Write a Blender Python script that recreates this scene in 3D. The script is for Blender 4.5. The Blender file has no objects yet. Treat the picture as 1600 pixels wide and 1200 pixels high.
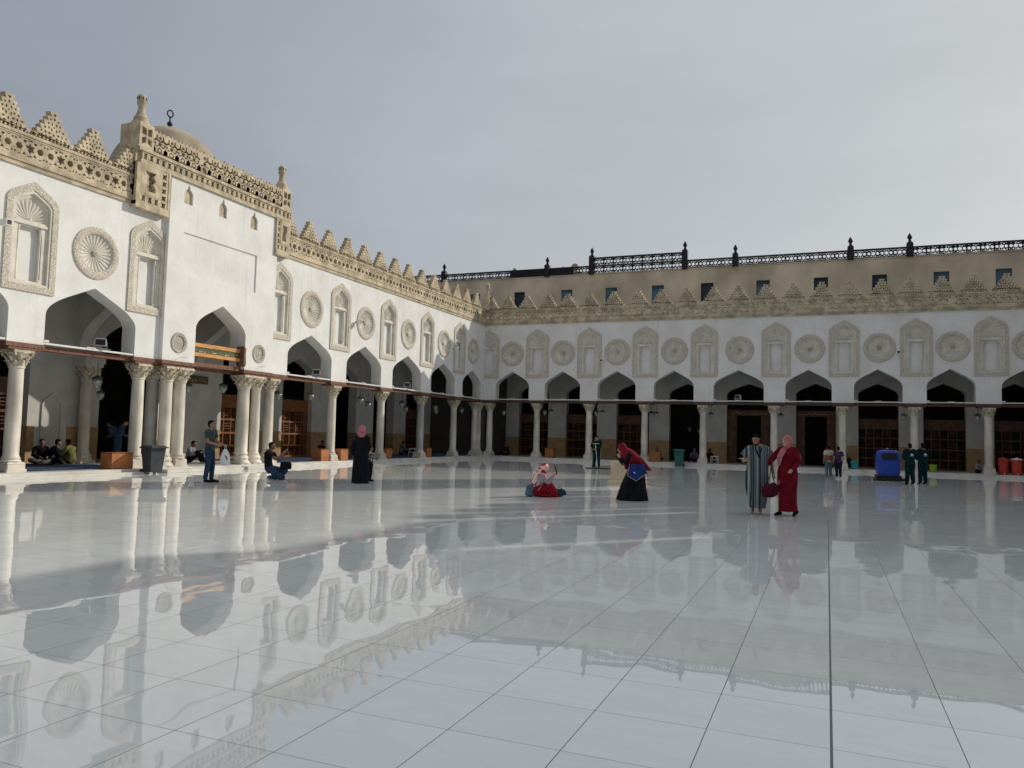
import bpy, bmesh, math, random
from mathutils import Vector, Matrix
from mathutils.geometry import tessellate_polygon
from math import sin, cos, pi, radians, sqrt
random.seed(7)
SC = bpy.context.scene
COL = SC.collection
# ------------------------------------------------------------------ camera
F_PX, YAW, PITCH, ROLL = 1210.165, 0.387317, 0.0651888, 0.0259858
cam = bpy.data.objects.new('camera', bpy.data.cameras.new('camera'))
COL.objects.link(cam)
cam.data.sensor_width = 36.0
cam.data.lens = F_PX / 1600 * 36.0
cam.data.clip_end = 2000
_fw = Vector((-sin(YAW) * cos(PITCH), cos(YAW) * cos(PITCH), sin(PITCH)))
_rt = Vector((cos(YAW), sin(YAW), 0))
_up = _rt.cross(_fw)
_r2 = _rt * cos(ROLL) + _up * sin(ROLL)
_u2 = _up * cos(ROLL) - _rt * sin(ROLL)
cam.matrix_world = Matrix(((_r2.x, _u2.x, -_fw.x, 0), (_r2.y, _u2.y, -_fw.y, 0), (_r2.z, _u2.z, -_fw.z, 1.6), (0, 0, 0, 1)))
SC.camera = cam
# ------------------------------------------------------------------ light
SUN_AZ, SUN_EL = radians(40.0), radians(27.4)      # azimuth measured from +Y towards +X
world = bpy.data.worlds.new('World'); SC.world = world; world.use_nodes = True
nt = world.node_tree; nt.nodes.clear()
N = nt.nodes.new; Lk = nt.links.new
wo = N('ShaderNodeOutputWorld'); bg = N('ShaderNodeBackground'); bg.inputs['Strength'].default_value = 0.1
sky = N('ShaderNodeTexSky'); sky.sky_type = 'NISHITA'; sky.sun_disc = False
sky.sun_elevation = SUN_EL; sky.sun_rotation = SUN_AZ
sky.air_density = 1.2; sky.dust_density = 2.5; sky.ozone_density = 1.5
tc = N('ShaderNodeTexCoord')
sep = N('ShaderNodeSeparateXYZ'); Lk(tc.outputs['Generated'], sep.inputs[0])
# thin high cloud: a grey veil over the sky, brighter towards the sun, boosted overhead to light the floor, streaked by noise
mp = N('ShaderNodeMapping'); mp.inputs['Scale'].default_value = (1.0, 2.2, 5.0); mp.inputs['Rotation'].default_value = (0.1, 0.25, 0.5)
Lk(tc.outputs['Generated'], mp.inputs[0])
ns = N('ShaderNodeTexNoise'); ns.inputs['Scale'].default_value = 1.0; ns.inputs['Detail'].default_value = 6; ns.inputs['Roughness'].default_value = 0.55
Lk(mp.outputs[0], ns.inputs['Vector'])
rz_ = N('ShaderNodeValToRGB')
dt = N('ShaderNodeVectorMath'); dt.operation = 'DOT_PRODUCT'; dt.inputs[1].default_value = (sin(SUN_AZ), cos(SUN_AZ), 0)
Lk(tc.outputs['Generated'], dt.inputs[0])
dm_ = N('ShaderNodeMapRange'); dm_.inputs[1].default_value = -1; dm_.inputs[2].default_value = 1; Lk(dt.outputs['Value'], dm_.inputs[0])
e = rz_.color_ramp.elements
e[0].position = 0.0; e[0].color = (0.27, 0.295, 0.335, 1)
e[1].position = 1.0; e[1].color = (0.66, 0.67, 0.67, 1)
for p_, c_ in ((0.49, (0.315, 0.345, 0.395)), (0.71, (0.462, 0.488, 0.528)), (0.92, (0.57, 0.595, 0.605))):
    m_ = e.new(p_); m_.color = (*c_, 1)
Lk(dm_.outputs[0], rz_.inputs[0])
nr = N('ShaderNodeMapRange'); nr.inputs[1].default_value = 0.3; nr.inputs[2].default_value = 0.7; nr.inputs[3].default_value = 9.25; nr.inputs[4].default_value = 10.95
Lk(ns.outputs['Fac'], nr.inputs[0])
vs = N('ShaderNodeVectorMath'); vs.operation = 'SCALE'; Lk(rz_.outputs[0], vs.inputs[0]); zr = N('ShaderNodeMapRange'); zr.interpolation_type = 'SMOOTHSTEP'; zr.inputs[1].default_value = 0.5; zr.inputs[2].default_value = 0.95; zr.inputs[3].default_value = 1.0; zr.inputs[4].default_value = 1.88
Lk(sep.outputs['Z'], zr.inputs[0]); zm = N('ShaderNodeMath'); zm.operation = 'MULTIPLY'; Lk(nr.outputs[0], zm.inputs[0]); Lk(zr.outputs[0], zm.inputs[1]); Lk(zm.outputs[0], vs.inputs['Scale'])
mx = N('ShaderNodeMix'); mx.data_type = 'RGBA'; mx.inputs[0].default_value = 0.94
Lk(sky.outputs[0], mx.inputs[6]); Lk(vs.outputs[0], mx.inputs[7]); Lk(mx.outputs[2], bg.inputs['Color']); Lk(bg.outputs[0], wo.inputs[0])
sl = bpy.data.lights.new('sun', 'SUN'); sl.energy = 3.15; sl.angle = radians(0.55); sl.color = (1.0, 0.925, 0.81)
so = bpy.data.objects.new('sun', sl); COL.objects.link(so); so.location = (30, 30, 60)
_sd = Vector((sin(SUN_AZ) * cos(SUN_EL), cos(SUN_AZ) * cos(SUN_EL), sin(SUN_EL)))
so.rotation_euler = _sd.to_track_quat('Z', 'Y').to_euler()
SC.view_settings.view_transform = 'Standard'; SC.view_settings.look = 'None'
SC.view_settings.exposure = 0.0; SC.view_settings.gamma = 1.0; SC.view_settings.use_curve_mapping = False
SC.cycles.max_bounces = 6; SC.cycles.diffuse_bounces = 4; SC.cycles.glossy_bounces = 3
SC.cycles.caustics_reflective = False; SC.cycles.caustics_refractive = False

# ------------------------------------------------------------------ materials
_mats = {}
def mat(name, col, rough=0.6, var=0.12, scale=3.0, bump=0.0, bscale=30.0, metal=0.0, spec=0.3, col2=None, stretch=(1, 1, 1), detail=6, cut=(0.35, 0.65), bdist=0.02):
    if name in _mats: return _mats[name]
    m = bpy.data.materials.new(name); m.use_nodes = True
    t = m.node_tree; b = t.nodes['Principled BSDF']
    b.inputs['Roughness'].default_value = rough; b.inputs['Metallic'].default_value = metal
    b.inputs['Specular IOR Level'].default_value = spec
    g = t.nodes.new('ShaderNodeTexCoord'); mp = t.nodes.new('ShaderNodeMapping'); mp.inputs['Scale'].default_value = stretch
    gp = t.nodes.new('ShaderNodeNewGeometry')
    t.links.new(gp.outputs['Position'], mp.inputs[0])
    n = t.nodes.new('ShaderNodeTexNoise'); n.inputs['Scale'].default_value = scale; n.inputs['Detail'].default_value = detail
    t.links.new(mp.outputs[0], n.inputs['Vector'])
    r = t.nodes.new('ShaderNodeValToRGB')
    c2 = col2 or tuple(c * (1 - 2 * var) for c in col)
    r.color_ramp.elements[0].position = cut[0]; r.color_ramp.elements[0].color = (*c2, 1)
    r.color_ramp.elements[1].position = cut[1]; r.color_ramp.elements[1].color = (*[min(1, c * (1 + var * (0.5 if col2 is None else 0))) for c in col], 1)
    t.links.new(n.outputs['Fac'], r.inputs[0]); t.links.new(r.outputs[0], b.inputs['Base Color'])
    if bump:
        n2 = t.nodes.new('ShaderNodeTexNoise'); n2.inputs['Scale'].default_value = bscale; n2.inputs['Detail'].default_value = 4
        t.links.new(gp.outputs['Position'], n2.inputs['Vector'])
        bp = t.nodes.new('ShaderNodeBump'); bp.inputs['Strength'].default_value = bump; bp.inputs['Distance'].default_value = bdist
        t.links.new(n2.outputs['Fac'], bp.inputs['Height']); t.links.new(bp.outputs[0], b.inputs['Normal'])
    _mats[name] = m
    return m
def carved(name, col, dark, scale=14.0):
    if name in _mats: return _mats[name]
    m = bpy.data.materials.new(name); m.use_nodes = True
    t = m.node_tree; b = t.nodes['Principled BSDF']; b.inputs['Roughness'].default_value = 0.85; b.inputs['Specular IOR Level'].default_value = 0.15
    gp = t.nodes.new('ShaderNodeNewGeometry')
    v = t.nodes.new('ShaderNodeTexVoronoi'); v.feature = 'DISTANCE_TO_EDGE'; v.inputs['Scale'].default_value = scale
    nz = t.nodes.new('ShaderNodeTexNoise'); nz.inputs['Scale'].default_value = scale * 1.3
    ad = t.nodes.new('ShaderNodeVectorMath'); ad.operation = 'MULTIPLY_ADD'; ad.inputs[1].default_value = (0.12, 0.12, 0.12)
    t.links.new(gp.outputs['Position'], nz.inputs['Vector']); t.links.new(nz.outputs['Color'], ad.inputs[0]); t.links.new(gp.outputs['Position'], ad.inputs[2])
    t.links.new(ad.outputs[0], v.inputs['Vector'])
    r = t.nodes.new('ShaderNodeValToRGB'); r.color_ramp.elements[0].position = 0.06; r.color_ramp.elements[0].color = (*dark, 1)
    r.color_ramp.elements[1].position = 0.17; r.color_ramp.elements[1].color = (*col, 1)
    t.links.new(v.outputs['Distance'], r.inputs[0]); t.links.new(r.outputs[0], b.inputs['Base Color'])
    bp = t.nodes.new('ShaderNodeBump'); bp.inputs['Strength'].default_value = 0.7; bp.inputs['Distance'].default_value = 0.02
    t.links.new(r.outputs[0], bp.inputs['Height']); t.links.new(bp.outputs[0], b.inputs['Normal'])
    _mats[name] = m
    return m
def plaster_mat():
    m = bpy.data.materials.new('white_plaster'); m.use_nodes = True
    t = m.node_tree; b = t.nodes['Principled BSDF']; b.inputs['Roughness'].default_value = 0.85; b.inputs['Specular IOR Level'].default_value = 0.15
    gp = t.nodes.new('ShaderNodeNewGeometry')
    n1 = t.nodes.new('ShaderNodeTexNoise'); n1.inputs['Scale'].default_value = 0.7; n1.inputs['Detail'].default_value = 8; n1.inputs['Roughness'].default_value = 0.65
    t.links.new(gp.outputs['Position'], n1.inputs['Vector'])
    r = t.nodes.new('ShaderNodeValToRGB'); r.color_ramp.elements[0].position = 0.3; r.color_ramp.elements[0].color = (0.665, 0.645, 0.605, 1)
    r.color_ramp.elements[1].position = 0.62; r.color_ramp.elements[1].color = (0.79, 0.785, 0.765, 1)
    t.links.new(n1.outputs['Fac'], r.inputs[0])
    # thin run-down stains below the cornice
    mp = t.nodes.new('ShaderNodeMapping'); mp.inputs['Scale'].default_value = (5.5, 5.5, 0.22)
    t.links.new(gp.outputs['Position'], mp.inputs[0])
    n2 = t.nodes.new('ShaderNodeTexNoise'); n2.inputs['Scale'].default_value = 1.0; n2.inputs['Detail'].default_value = 3; t.links.new(mp.outputs[0], n2.inputs['Vector'])
    r2 = t.nodes.new('ShaderNodeMapRange'); r2.inputs[1].default_value = 0.6; r2.inputs[2].default_value = 0.8; r2.inputs[3].default_value = 0; r2.inputs[4].default_value = 0.42
    t.links.new(n2.outputs['Fac'], r2.inputs[0])
    mx = t.nodes.new('ShaderNodeMix'); mx.data_type = 'RGBA'; mx.inputs[7].default_value = (0.52, 0.49, 0.44, 1)
    t.links.new(r2.outputs[0], mx.inputs[0]); t.links.new(r.outputs[0], mx.inputs[6]); t.links.new(mx.outputs[2], b.inputs['Base Color'])
    n3 = t.nodes.new('ShaderNodeTexNoise'); n3.inputs['Scale'].default_value = 4; n3.inputs['Detail'].default_value = 8; t.links.new(gp.outputs['Position'], n3.inputs['Vector'])
    bp = t.nodes.new('ShaderNodeBump'); bp.inputs['Strength'].default_value = 0.35; bp.inputs['Distance'].default_value = 0.02
    t.links.new(n3.outputs['Fac'], bp.inputs['Height']); t.links.new(bp.outputs[0], b.inputs['Normal'])
    return m
PLASTER = plaster_mat()
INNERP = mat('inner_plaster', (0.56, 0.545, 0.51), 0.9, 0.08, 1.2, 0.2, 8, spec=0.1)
STONE = mat('tan_stone', (0.575, 0.485, 0.345), 0.88, 0.19, 2.6, 0.6, 18, spec=0.12, detail=10, bdist=0.03)
CARVE = carved('carved_stucco_band', (0.68, 0.625, 0.53), (0.42, 0.375, 0.30), 15)
STUCCO = mat('cream_stucco', (0.70, 0.66, 0.575), 0.85, 0.08, 3.0, 0.3, 25, spec=0.15)
CARVEF = carved('fine_script_carving', (0.62, 0.58, 0.50), (0.27, 0.24, 0.19), 24)
MARBLE = mat('column_marble', (0.66, 0.61, 0.52), 0.5, 0.16, 1.6, 0.15, 12, stretch=(1, 1, 0.55), spec=0.35)
MARBLEG = mat('grey_column_marble', (0.50, 0.50, 0.47), 0.5, 0.2, 2.0, 0.15, 12, stretch=(1, 1, 0.4), spec=0.35)
CAPM = mat('capital_stone', (0.64, 0.57, 0.44), 0.8, 0.22, 9.0, 0.6, 35, spec=0.2)
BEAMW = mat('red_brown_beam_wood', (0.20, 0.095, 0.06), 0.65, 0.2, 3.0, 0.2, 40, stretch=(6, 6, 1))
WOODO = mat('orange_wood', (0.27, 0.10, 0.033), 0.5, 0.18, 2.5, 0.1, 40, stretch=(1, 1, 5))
WOODD = mat('shaded_wood', (0.13, 0.058, 0.036), 0.6, 0.2, 3.0)  # darker copy of the screen wood, with shade put into its colour
WOODL = mat('light_oak', (0.62, 0.30, 0.09), 0.5, 0.12, 2.5, stretch=(1, 1, 6))
OCHRE = mat('ochre_dado_tiles', (0.42, 0.275, 0.135), 0.6, 0.12, 3.0)
DARKIN = mat('hall_shade_lining', (0.075, 0.07, 0.065), 0.95, 0.1, 1.0)  # dark colour stands in for the unlit depth of the hall
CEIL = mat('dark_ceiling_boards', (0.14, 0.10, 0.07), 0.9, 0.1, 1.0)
STEPM = mat('step_marble', (0.64, 0.615, 0.56), 0.35, 0.1, 1.4, spec=0.4)
TERR = mat('beige_render', (0.72, 0.61, 0.47), 0.9, 0.15, 0.5, 0.4, 9, spec=0.1, detail=12, stretch=(1, 1, .7))
IRON = mat('dark_iron', (0.022, 0.02, 0.03), 0.55, 0.2, 5)
BLUEW = mat('blue_shutter', (0.09, 0.20, 0.29), 0.6, 0.25, 1.2)
DARKF = mat('dark_frame', (0.03, 0.055, 0.08), 0.6)
GREENB = mat('dark_green_band', (0.075, 0.10, 0.06), 0.6, 0.15, 8)
GOLD = mat('gold_lettering', (0.62, 0.47, 0.20), 0.4, 0.1, 8, metal=0.4)
TUBEW = mat('white_painted_duct', (0.74, 0.73, 0.70), 0.5, 0.05, 5)
LANT = mat('grey_green_lantern_glass', (0.42, 0.48, 0.42), 0.2, 0.25, 12, spec=0.6)
LANTM = mat('lantern_metal', (0.12, 0.13, 0.12), 0.4, 0.1, 8, metal=0.5)
LAMPG = mat('floodlight_grey', (0.42, 0.42, 0.40), 0.5, 0.1, 8)
BLACK = mat('black_plastic', (0.02, 0.02, 0.022), 0.5, 0.1, 8)
CARPET = mat('blue_carpet', (0.045, 0.075, 0.13), 0.95, 0.2, 2.0)
DOMEM = mat('dome_plaster', (0.40, 0.335, 0.24), 0.9, 0.16, 0.9, 0.3, 8, spec=0.1)

def floor_mat():
    m = bpy.data.materials.new('polished_white_marble'); m.use_nodes = True
    t = m.node_tree; b = t.nodes['Principled BSDF']; NN = t.nodes.new; LL = t.links.new
    gp = NN('ShaderNodeNewGeometry')
    T = 0.6405
    off = NN('ShaderNodeVectorMath'); off.operation = 'ADD'; off.inputs[1].default_value = (-0.02, -4.51, 0); LL(gp.outputs['Position'], off.inputs[0])
    sc = NN('ShaderNodeVectorMath'); sc.operation = 'SCALE'; sc.inputs['Scale'].default_value = 1 / T; LL(off.outputs[0], sc.inputs[0])
    fl = NN('ShaderNodeVectorMath'); fl.operation = 'FLOOR'; LL(sc.outputs[0], fl.inputs[0])
    fr = NN('ShaderNodeVectorMath'); fr.operation = 'FRACTION'; LL(sc.outputs[0], fr.inputs[0])
    cm = NN('ShaderNodeVectorMath'); cm.operation = 'SUBTRACT'; cm.inputs[1].default_value = (0.5, 0.5, 0.5); LL(fr.outputs[0], cm.inputs[0])
    ab = NN('ShaderNodeVectorMath'); ab.operation = 'ABSOLUTE'; LL(cm.outputs[0], ab.inputs[0])
    sp = NN('ShaderNodeSeparateXYZ'); LL(ab.outputs[0], sp.inputs[0])
    def mth(op, a, bb, clamp=False):
        n = NN('ShaderNodeMath'); n.operation = op; n.use_clamp = clamp
        for i, v in enumerate((a, bb)):
            if v is None: continue
            if isinstance(v, (int, float)): n.inputs[i].default_value = v
            else: LL(v, n.inputs[i])
        return n.outputs[0]
    jx = mth('GREATER_THAN', sp.outputs['X'], 0.5 - 0.0027 / T); jy = mth('GREATER_THAN', sp.outputs['Y'], 0.5 - 0.0020 / T)
    ps = NN('ShaderNodeSeparateXYZ'); LL(gp.outputs['Position'], ps.inputs[0])
    jm = mth('LESS_THAN', mth('ABSOLUTE', mth('SUBTRACT', ps.outputs['X'], 0.02), None), 0.0075)
    joint = mth('MAXIMUM', mth('MAXIMUM', jx, jy), jm)
    wn = NN('ShaderNodeTexWhiteNoise'); wn.noise_dimensions = '2D'; LL(fl.outputs[0], wn.inputs['Vector'])
    # veining
    n1 = NN('ShaderNodeTexNoise'); n1.inputs['Scale'].default_value = 1.6; n1.inputs['Detail'].default_value = 10; n1.inputs['Distortion'].default_value = 1.2
    vm = NN('ShaderNodeVectorMath'); vm.operation = 'MULTIPLY_ADD'; vm.inputs[1].default_value = (9, 9, 9); LL(wn.outputs['Color'], vm.inputs[0])
    rot = NN('ShaderNodeMapping'); rot.inputs['Rotation'].default_value = (0, 0, 0.7); rot.inputs['Scale'].default_value = (1, 3.0, 1); LL(gp.outputs['Position'], rot.inputs[0])
    LL(rot.outputs[0], vm.inputs[2]); LL(vm.outputs[0], n1.inputs['Vector'])
    r1 = NN('ShaderNodeValToRGB'); r1.color_ramp.elements[0].position = 0.38; r1.color_ramp.elements[0].color = (0.735, 0.755, 0.73, 1)
    r1.color_ramp.elements[1].position = 0.6; r1.color_ramp.elements[1].color = (0.78, 0.795, 0.765, 1); LL(n1.outputs['Fac'], r1.inputs[0])
    tv = NN('ShaderNodeMapRange'); tv.inputs[3].default_value = 0.955; tv.inputs[4].default_value = 1.015; LL(wn.outputs['Value'], tv.inputs[0])
    s2 = NN('ShaderNodeVectorMath'); s2.operation = 'SCALE'; LL(r1.outputs[0], s2.inputs[0]); LL(tv.outputs[0], s2.inputs['Scale'])
    mx = NN('ShaderNodeMix'); mx.data_type = 'RGBA'; mx.inputs[7].default_value = (0.13, 0.12, 0.11, 1)
    LL(joint, mx.inputs[0]); LL(s2.outputs[0], mx.inputs[6]); LL(mx.outputs[2], b.inputs['Base Color'])
    # scuffs in the polish
    n2 = NN('ShaderNodeTexNoise'); n2.inputs['Scale'].default_value = 0.45; n2.inputs['Detail'].default_value = 7
    LL(rot.outputs[0], n2.inputs['Vector'])
    rr = NN('ShaderNodeMapRange'); rr.inputs[1].default_value = 0.35; rr.inputs[2].default_value = 0.75; rr.inputs[3].default_value = 0.006; rr.inputs[4].default_value = 0.035; LL(n2.outputs['Fac'], rr.inputs[0])
    rj = mth('MAXIMUM', rr.outputs[0], mth('MULTIPLY', joint, 0.6)); LL(rj, b.inputs['Roughness'])
    b.inputs['IOR'].default_value = 1.58; b.inputs['Specular IOR Level'].default_value = 0.5
    # each slab is laid a hair out of true and is gently wavy
    wc = NN('ShaderNodeVectorMath'); wc.operation = 'SUBTRACT'; wc.inputs[1].default_value = (0.5, 0.5, 0.5); LL(wn.outputs['Color'], wc.inputs[0])
    w1 = NN('ShaderNodeVectorMath'); w1.operation = 'MULTIPLY'; w1.inputs[1].default_value = (0.0045, 0.0045, 0); LL(wc.outputs[0], w1.inputs[0])
    n3 = NN('ShaderNodeTexNoise'); n3.inputs['Scale'].default_value = 1.9; n3.inputs['Detail'].default_value = 1; LL(gp.outputs['Position'], n3.inputs['Vector'])
    wd = NN('ShaderNodeVectorMath'); wd.operation = 'SUBTRACT'; wd.inputs[1].default_value = (0.5, 0.5, 0.5); LL(n3.outputs['Color'], wd.inputs[0])
    w2 = NN('ShaderNodeVectorMath'); w2.operation = 'MULTIPLY'; w2.inputs[1].default_value = (0.016, 0.016, 0); LL(wd.outputs[0], w2.inputs[0])
    a1 = NN('ShaderNodeVectorMath'); a1.operation = 'ADD'; LL(w1.outputs[0], a1.inputs[0]); LL(w2.outputs[0], a1.inputs[1])
    a2 = NN('ShaderNodeVectorMath'); a2.operation = 'ADD'; LL(a1.outputs[0], a2.inputs[0]); LL(gp.outputs['Normal'], a2.inputs[1])
    nn = NN('ShaderNodeVectorMath'); nn.operation = 'NORMALIZE'; LL(a2.outputs[0], nn.inputs[0]); LL(nn.outputs[0], b.inputs['Normal'])
    return m
FLOORM = floor_mat()

# ------------------------------------------------------------------ mesh helpers
def arch(cx, hw, zb, zs, za, n=9, hx=0.43, hz=0.60):
    """keel arch from the left foot over the apex to the right foot"""
    r = za - zs
    P0 = (-hw, zs); P2 = (-hw * (1 - hx), zs + hz * r)
    slope = (1 - hz) * r / (hw * (1 - hx))
    P1 = (-hw, P2[1] - slope * hw * hx)
    L = [(-hw, zb)]
    for i in range(n + 1):
        t = i / n
        L.append(tuple((1 - t) ** 2 * P0[k] + 2 * t * (1 - t) * P1[k] + t * t * P2[k] for k in (0, 1)))
    pts = L + [(0, za)] + [(-x, z) for x, z in reversed(L)]
    return [(cx + x, z) for x, z in pts]
def circ(cx, cz, r, n=24, ph=0.0):
    return [(cx + r * cos(ph + 2 * pi * i / n), cz + r * sin(ph + 2 * pi * i / n)) for i in range(n)]
def rect(x0, x1, z0, z1): return [(x0, z0), (x1, z0), (x1, z1), (x0, z1)]

class MB:
    def __init__(s): s.v = []; s.f = []
    def plate(s, outline, holes, y0, y1):
        loops = [outline] + list(holes)
        tris = tessellate_polygon([[Vector((x, z, 0)) for x, z in l] for l in loops])
        flat = [p for l in loops for p in l]; n = len(flat); b = len(s.v)
        s.v += [(x, y0, z) for x, z in flat] + [(x, y1, z) for x, z in flat]
        for t in tris:
            s.f.append(tuple(b + i for i in t)); s.f.append(tuple(b + n + i for i in reversed(t)))
        k = 0
        for l in loops:
            m = len(l)
            for i in range(m):
                j = (i + 1) % m; s.f.append((b + k + i, b + k + j, b + n + k + j, b + n + k + i))
            k += m
        return s
    def box(s, x0, x1, y0, y1, z0, z1, top=1.0):
        b = len(s.v); cx, cy = (x0 + x1) / 2, (y0 + y1) / 2
        for z, k in ((z0, 1.0), (z1, top)):
            s.v += [(cx + (x - cx) * k, cy + (y - cy) * k, z) for x, y in ((x0, y0), (x1, y0), (x1, y1), (x0, y1))]
        s.f += [tuple(b + i for i in q) for q in ((3, 2, 1, 0), (4, 5, 6, 7), (0, 1, 5, 4), (1, 2, 6, 5), (2, 3, 7, 6), (3, 0, 4, 7))]
        return s
    def bbox(s, x0, x1, y0, y1, z0, z1, r=0.01):
        """box with chamfered vertical and top edges"""
        b = len(s.v)
        rings = [(0, z0), (0, z1 - r), (r, z1)]
        for d, z in rings:
            a0, a1, c0, c1 = x0 + d, x1 - d, y0 + d, y1 - d
            s.v += [(a0 + r, c0, z), (a1 - r, c0, z), (a1, c0 + r, z), (a1, c1 - r, z), (a1 - r, c1, z), (a0 + r, c1, z), (a0, c1 - r, z), (a0, c0 + r, z)]
        for k in (0, 1):
            for i in range(8):
                j = (i + 1) % 8; s.f.append((b + k * 8 + i, b + k * 8 + j, b + k * 8 + 8 + j, b + k * 8 + 8 + i))
        s.f.append(tuple(b + 16 + i for i in range(8))); s.f.append(tuple(b + i for i in reversed(range(8))))
        return s
    def lathe(s, cx, cy, prof, n=20, sx=1.0, sy=1.0, cap=True, ax='z', c0=0.0):
        b = len(s.v)
        for r, z in prof:
            for i in range(n):
                a = 2 * pi * i / n
                if ax == 'z': s.v.append((cx + r * cos(a) * sx, cy + r * sin(a) * sy, z + c0))
                else: s.v.append((cx + r * cos(a) * sx, z, cy + r * sin(a) * sy))      # axis along y
        for k in range(len(prof) - 1):
            for i in range(n):
                j = (i + 1) % n; s.f.append((b + k * n + i, b + k * n + j, b + (k + 1) * n + j, b + (k + 1) * n + i))
        if cap:
            s.f.append(tuple(b + i for i in reversed(range(n)))); k = (len(prof) - 1) * n
            s.f.append(tuple(b + k + i for i in range(n)))
        return s
    def tube(s, pts, rad, n=8, asp=1.0, side=None, caps=True):
        """tapered tube with rounded ends through pts; rad a number or a list; asp flattens along the second axis"""
        P = [Vector(p) for p in pts]
        R = [rad] * len(P) if isinstance(rad, (int, float)) else list(rad)
        if caps:
            d0 = (P[0] - P[1]).normalized(); d1 = (P[-1] - P[-2]).normalized()
            P = [P[0] + d0 * R[0] * 0.95, P[0] + d0 * R[0] * 0.7] + P + [P[-1] + d1 * R[-1] * 0.7, P[-1] + d1 * R[-1] * 0.95]
            R = [R[0] * 0.25, R[0] * 0.72] + R + [R[-1] * 0.72, R[-1] * 0.25]
        b = len(s.v); u = None
        for i, p in enumerate(P):
            t = (P[min(i + 1, len(P) - 1)] - P[max(i - 1, 0)]).normalized()
            if u is None:
                u = Vector(side) if side else (Vector((1, 0, 0)) if abs(t.x) < 0.8 else Vector((0, 1, 0)))
            u = (u - t * u.dot(t)).normalized(); w = t.cross(u)
            for k in range(n):
                a = 2 * pi * k / n; q = p + (u * cos(a) + w * sin(a) * asp) * R[i]; s.v.append(tuple(q))
        m = len(P)
        for i in range(m - 1):
            for k in range(n):
                j = (k + 1) % n; s.f.append((b + i * n + k, b + i * n + j, b + (i + 1) * n + j, b + (i + 1) * n + k))
        s.f.append(tuple(b + k for k in reversed(range(n)))); s.f.append(tuple(b + (m - 1) * n + k for k in range(n)))
        return s
    def ell(s, c, r, n=12, m=8, rot=None):
        b = len(s.v); c = Vector(c)
        for i in range(m + 1):
            ph = pi * i / m
            rr = max(sin(ph), 0.02)
            for k in range(n):
                a = 2 * pi * k / n; q = Vector((r[0] * rr * cos(a), r[1] * rr * sin(a), r[2] * cos(ph)))
                if rot is not None: q = rot @ q
                s.v.append(tuple(c + q))
        for i in range(m):
            for k in range(n):
                j = (k + 1) % n; s.f.append((b + i * n + j, b + i * n + k, b + (i + 1) * n + k, b + (i + 1) * n + j))
        s.f.append(tuple(b + k for k in range(n))); s.f.append(tuple(b + m * n + k for k in reversed(range(n))))
        return s
    def loft(s, rings, n=40, folds=0, phase=0.0, cap=True):
        """rings: (z, cx, cy, rx, ry, fold amplitude)"""
        b = len(s.v)
        for (z, cx, cy, rx, ry, fa) in rings:
            for i in range(n):
                a = 2 * pi * i / n
                k = 1 + fa * (sin(folds * a + phase) + 0.5 * sin((folds * 1.7) * a + 2.1 + phase)) if fa else 1
                s.v.append((cx + rx * k * cos(a), cy + ry * k * sin(a), z))
        m = len(rings)
        for r in range(m - 1):
            for i in range(n):
                j = (i + 1) % n; s.f.append((b + r * n + i, b + r * n + j, b + (r + 1) * n + j, b + (r + 1) * n + i))
        if cap:
            s.f.append(tuple(b + i for i in reversed(range(n)))); s.f.append(tuple(b + (m - 1) * n + i for i in range(n)))
        return s
    def sheet(s, grid, closed=False):
        """grid of rows of points"""
        b = len(s.v); w = len(grid[0])
        for row in grid: s.v += [tuple(p) for p in row]
        for i in range(len(grid) - 1):
            for k in range(w if closed else w - 1):
                j = (k + 1) % w; s.f.append((b + i * w + k, b + i * w + j, b + (i + 1) * w + j, b + (i + 1) * w + k))
        return s
    def mesh(s, name, material, smooth=None, remesh=None, solid=None):
        me = bpy.data.meshes.new(name); me.from_pydata(s.v, [], s.f); me.update()
        if remesh or solid:
            bm = bmesh.new(); bm.from_mesh(me); bmesh.ops.recalc_face_normals(bm, faces=bm.faces); bm.to_mesh(me); bm.free()
            o = bpy.data.objects.new('tmp', me); COL.objects.link(o)
            if solid:
                md = o.modifiers.new('t', 'SOLIDIFY'); md.thickness = solid; md.offset = 0
            if remesh:
                md = o.modifiers.new('r', 'REMESH'); md.mode = 'VOXEL'; md.voxel_size = remesh
                md = o.modifiers.new('s', 'SMOOTH'); md.factor = 0.5; md.iterations = 3
            dg = bpy.context.evaluated_depsgraph_get()
            m2 = bpy.data.meshes.new_from_object(o.evaluated_get(dg)); m2.name = name
            bpy.data.objects.remove(o); bpy.data.meshes.remove(me); me = m2
        me.materials.clear(); me.materials.append(material)
        if smooth is not None:
            me.shade_smooth()
            if smooth < 180: me.set_sharp_from_angle(angle=radians(smooth))
        return me
    def build(s, name, material, parent=None, smooth=None, loc=(0, 0, 0), **kw):
        return link(name, s.mesh(name, material, smooth, **kw), parent, loc)
def link(name, me, parent=None, loc=(0, 0, 0), rot=(0, 0, 0)):
    o = bpy.data.objects.new(name, me); COL.objects.link(o); o.parent = parent; o.location = loc; o.rotation_euler = rot
    return o
def tag(o, label=None, cat=None, group=None, kind=None):
    if label: o['label'] = label
    if cat: o['category'] = cat
    if group: o['group'] = group
    if kind: o['kind'] = kind
    return o
def thing(name, label, cat, loc=(0, 0, 0), rz=0.0, group=None):
    o = bpy.data.objects.new(name, None); COL.objects.link(o); o.location = loc; o.rotation_euler = (0, 0, rz); o.empty_display_size = 0.3
    return tag(o, label, cat, group)
_kids = {}
def copy_tree(o, parent=None, loc=None):
    c = o.copy(); COL.objects.link(c); c.parent = parent
    if loc is not None: c.location = loc
    for ch in [x for x in list(COL.objects) if x.parent == o]: copy_tree(ch, c)
    return c

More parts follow.
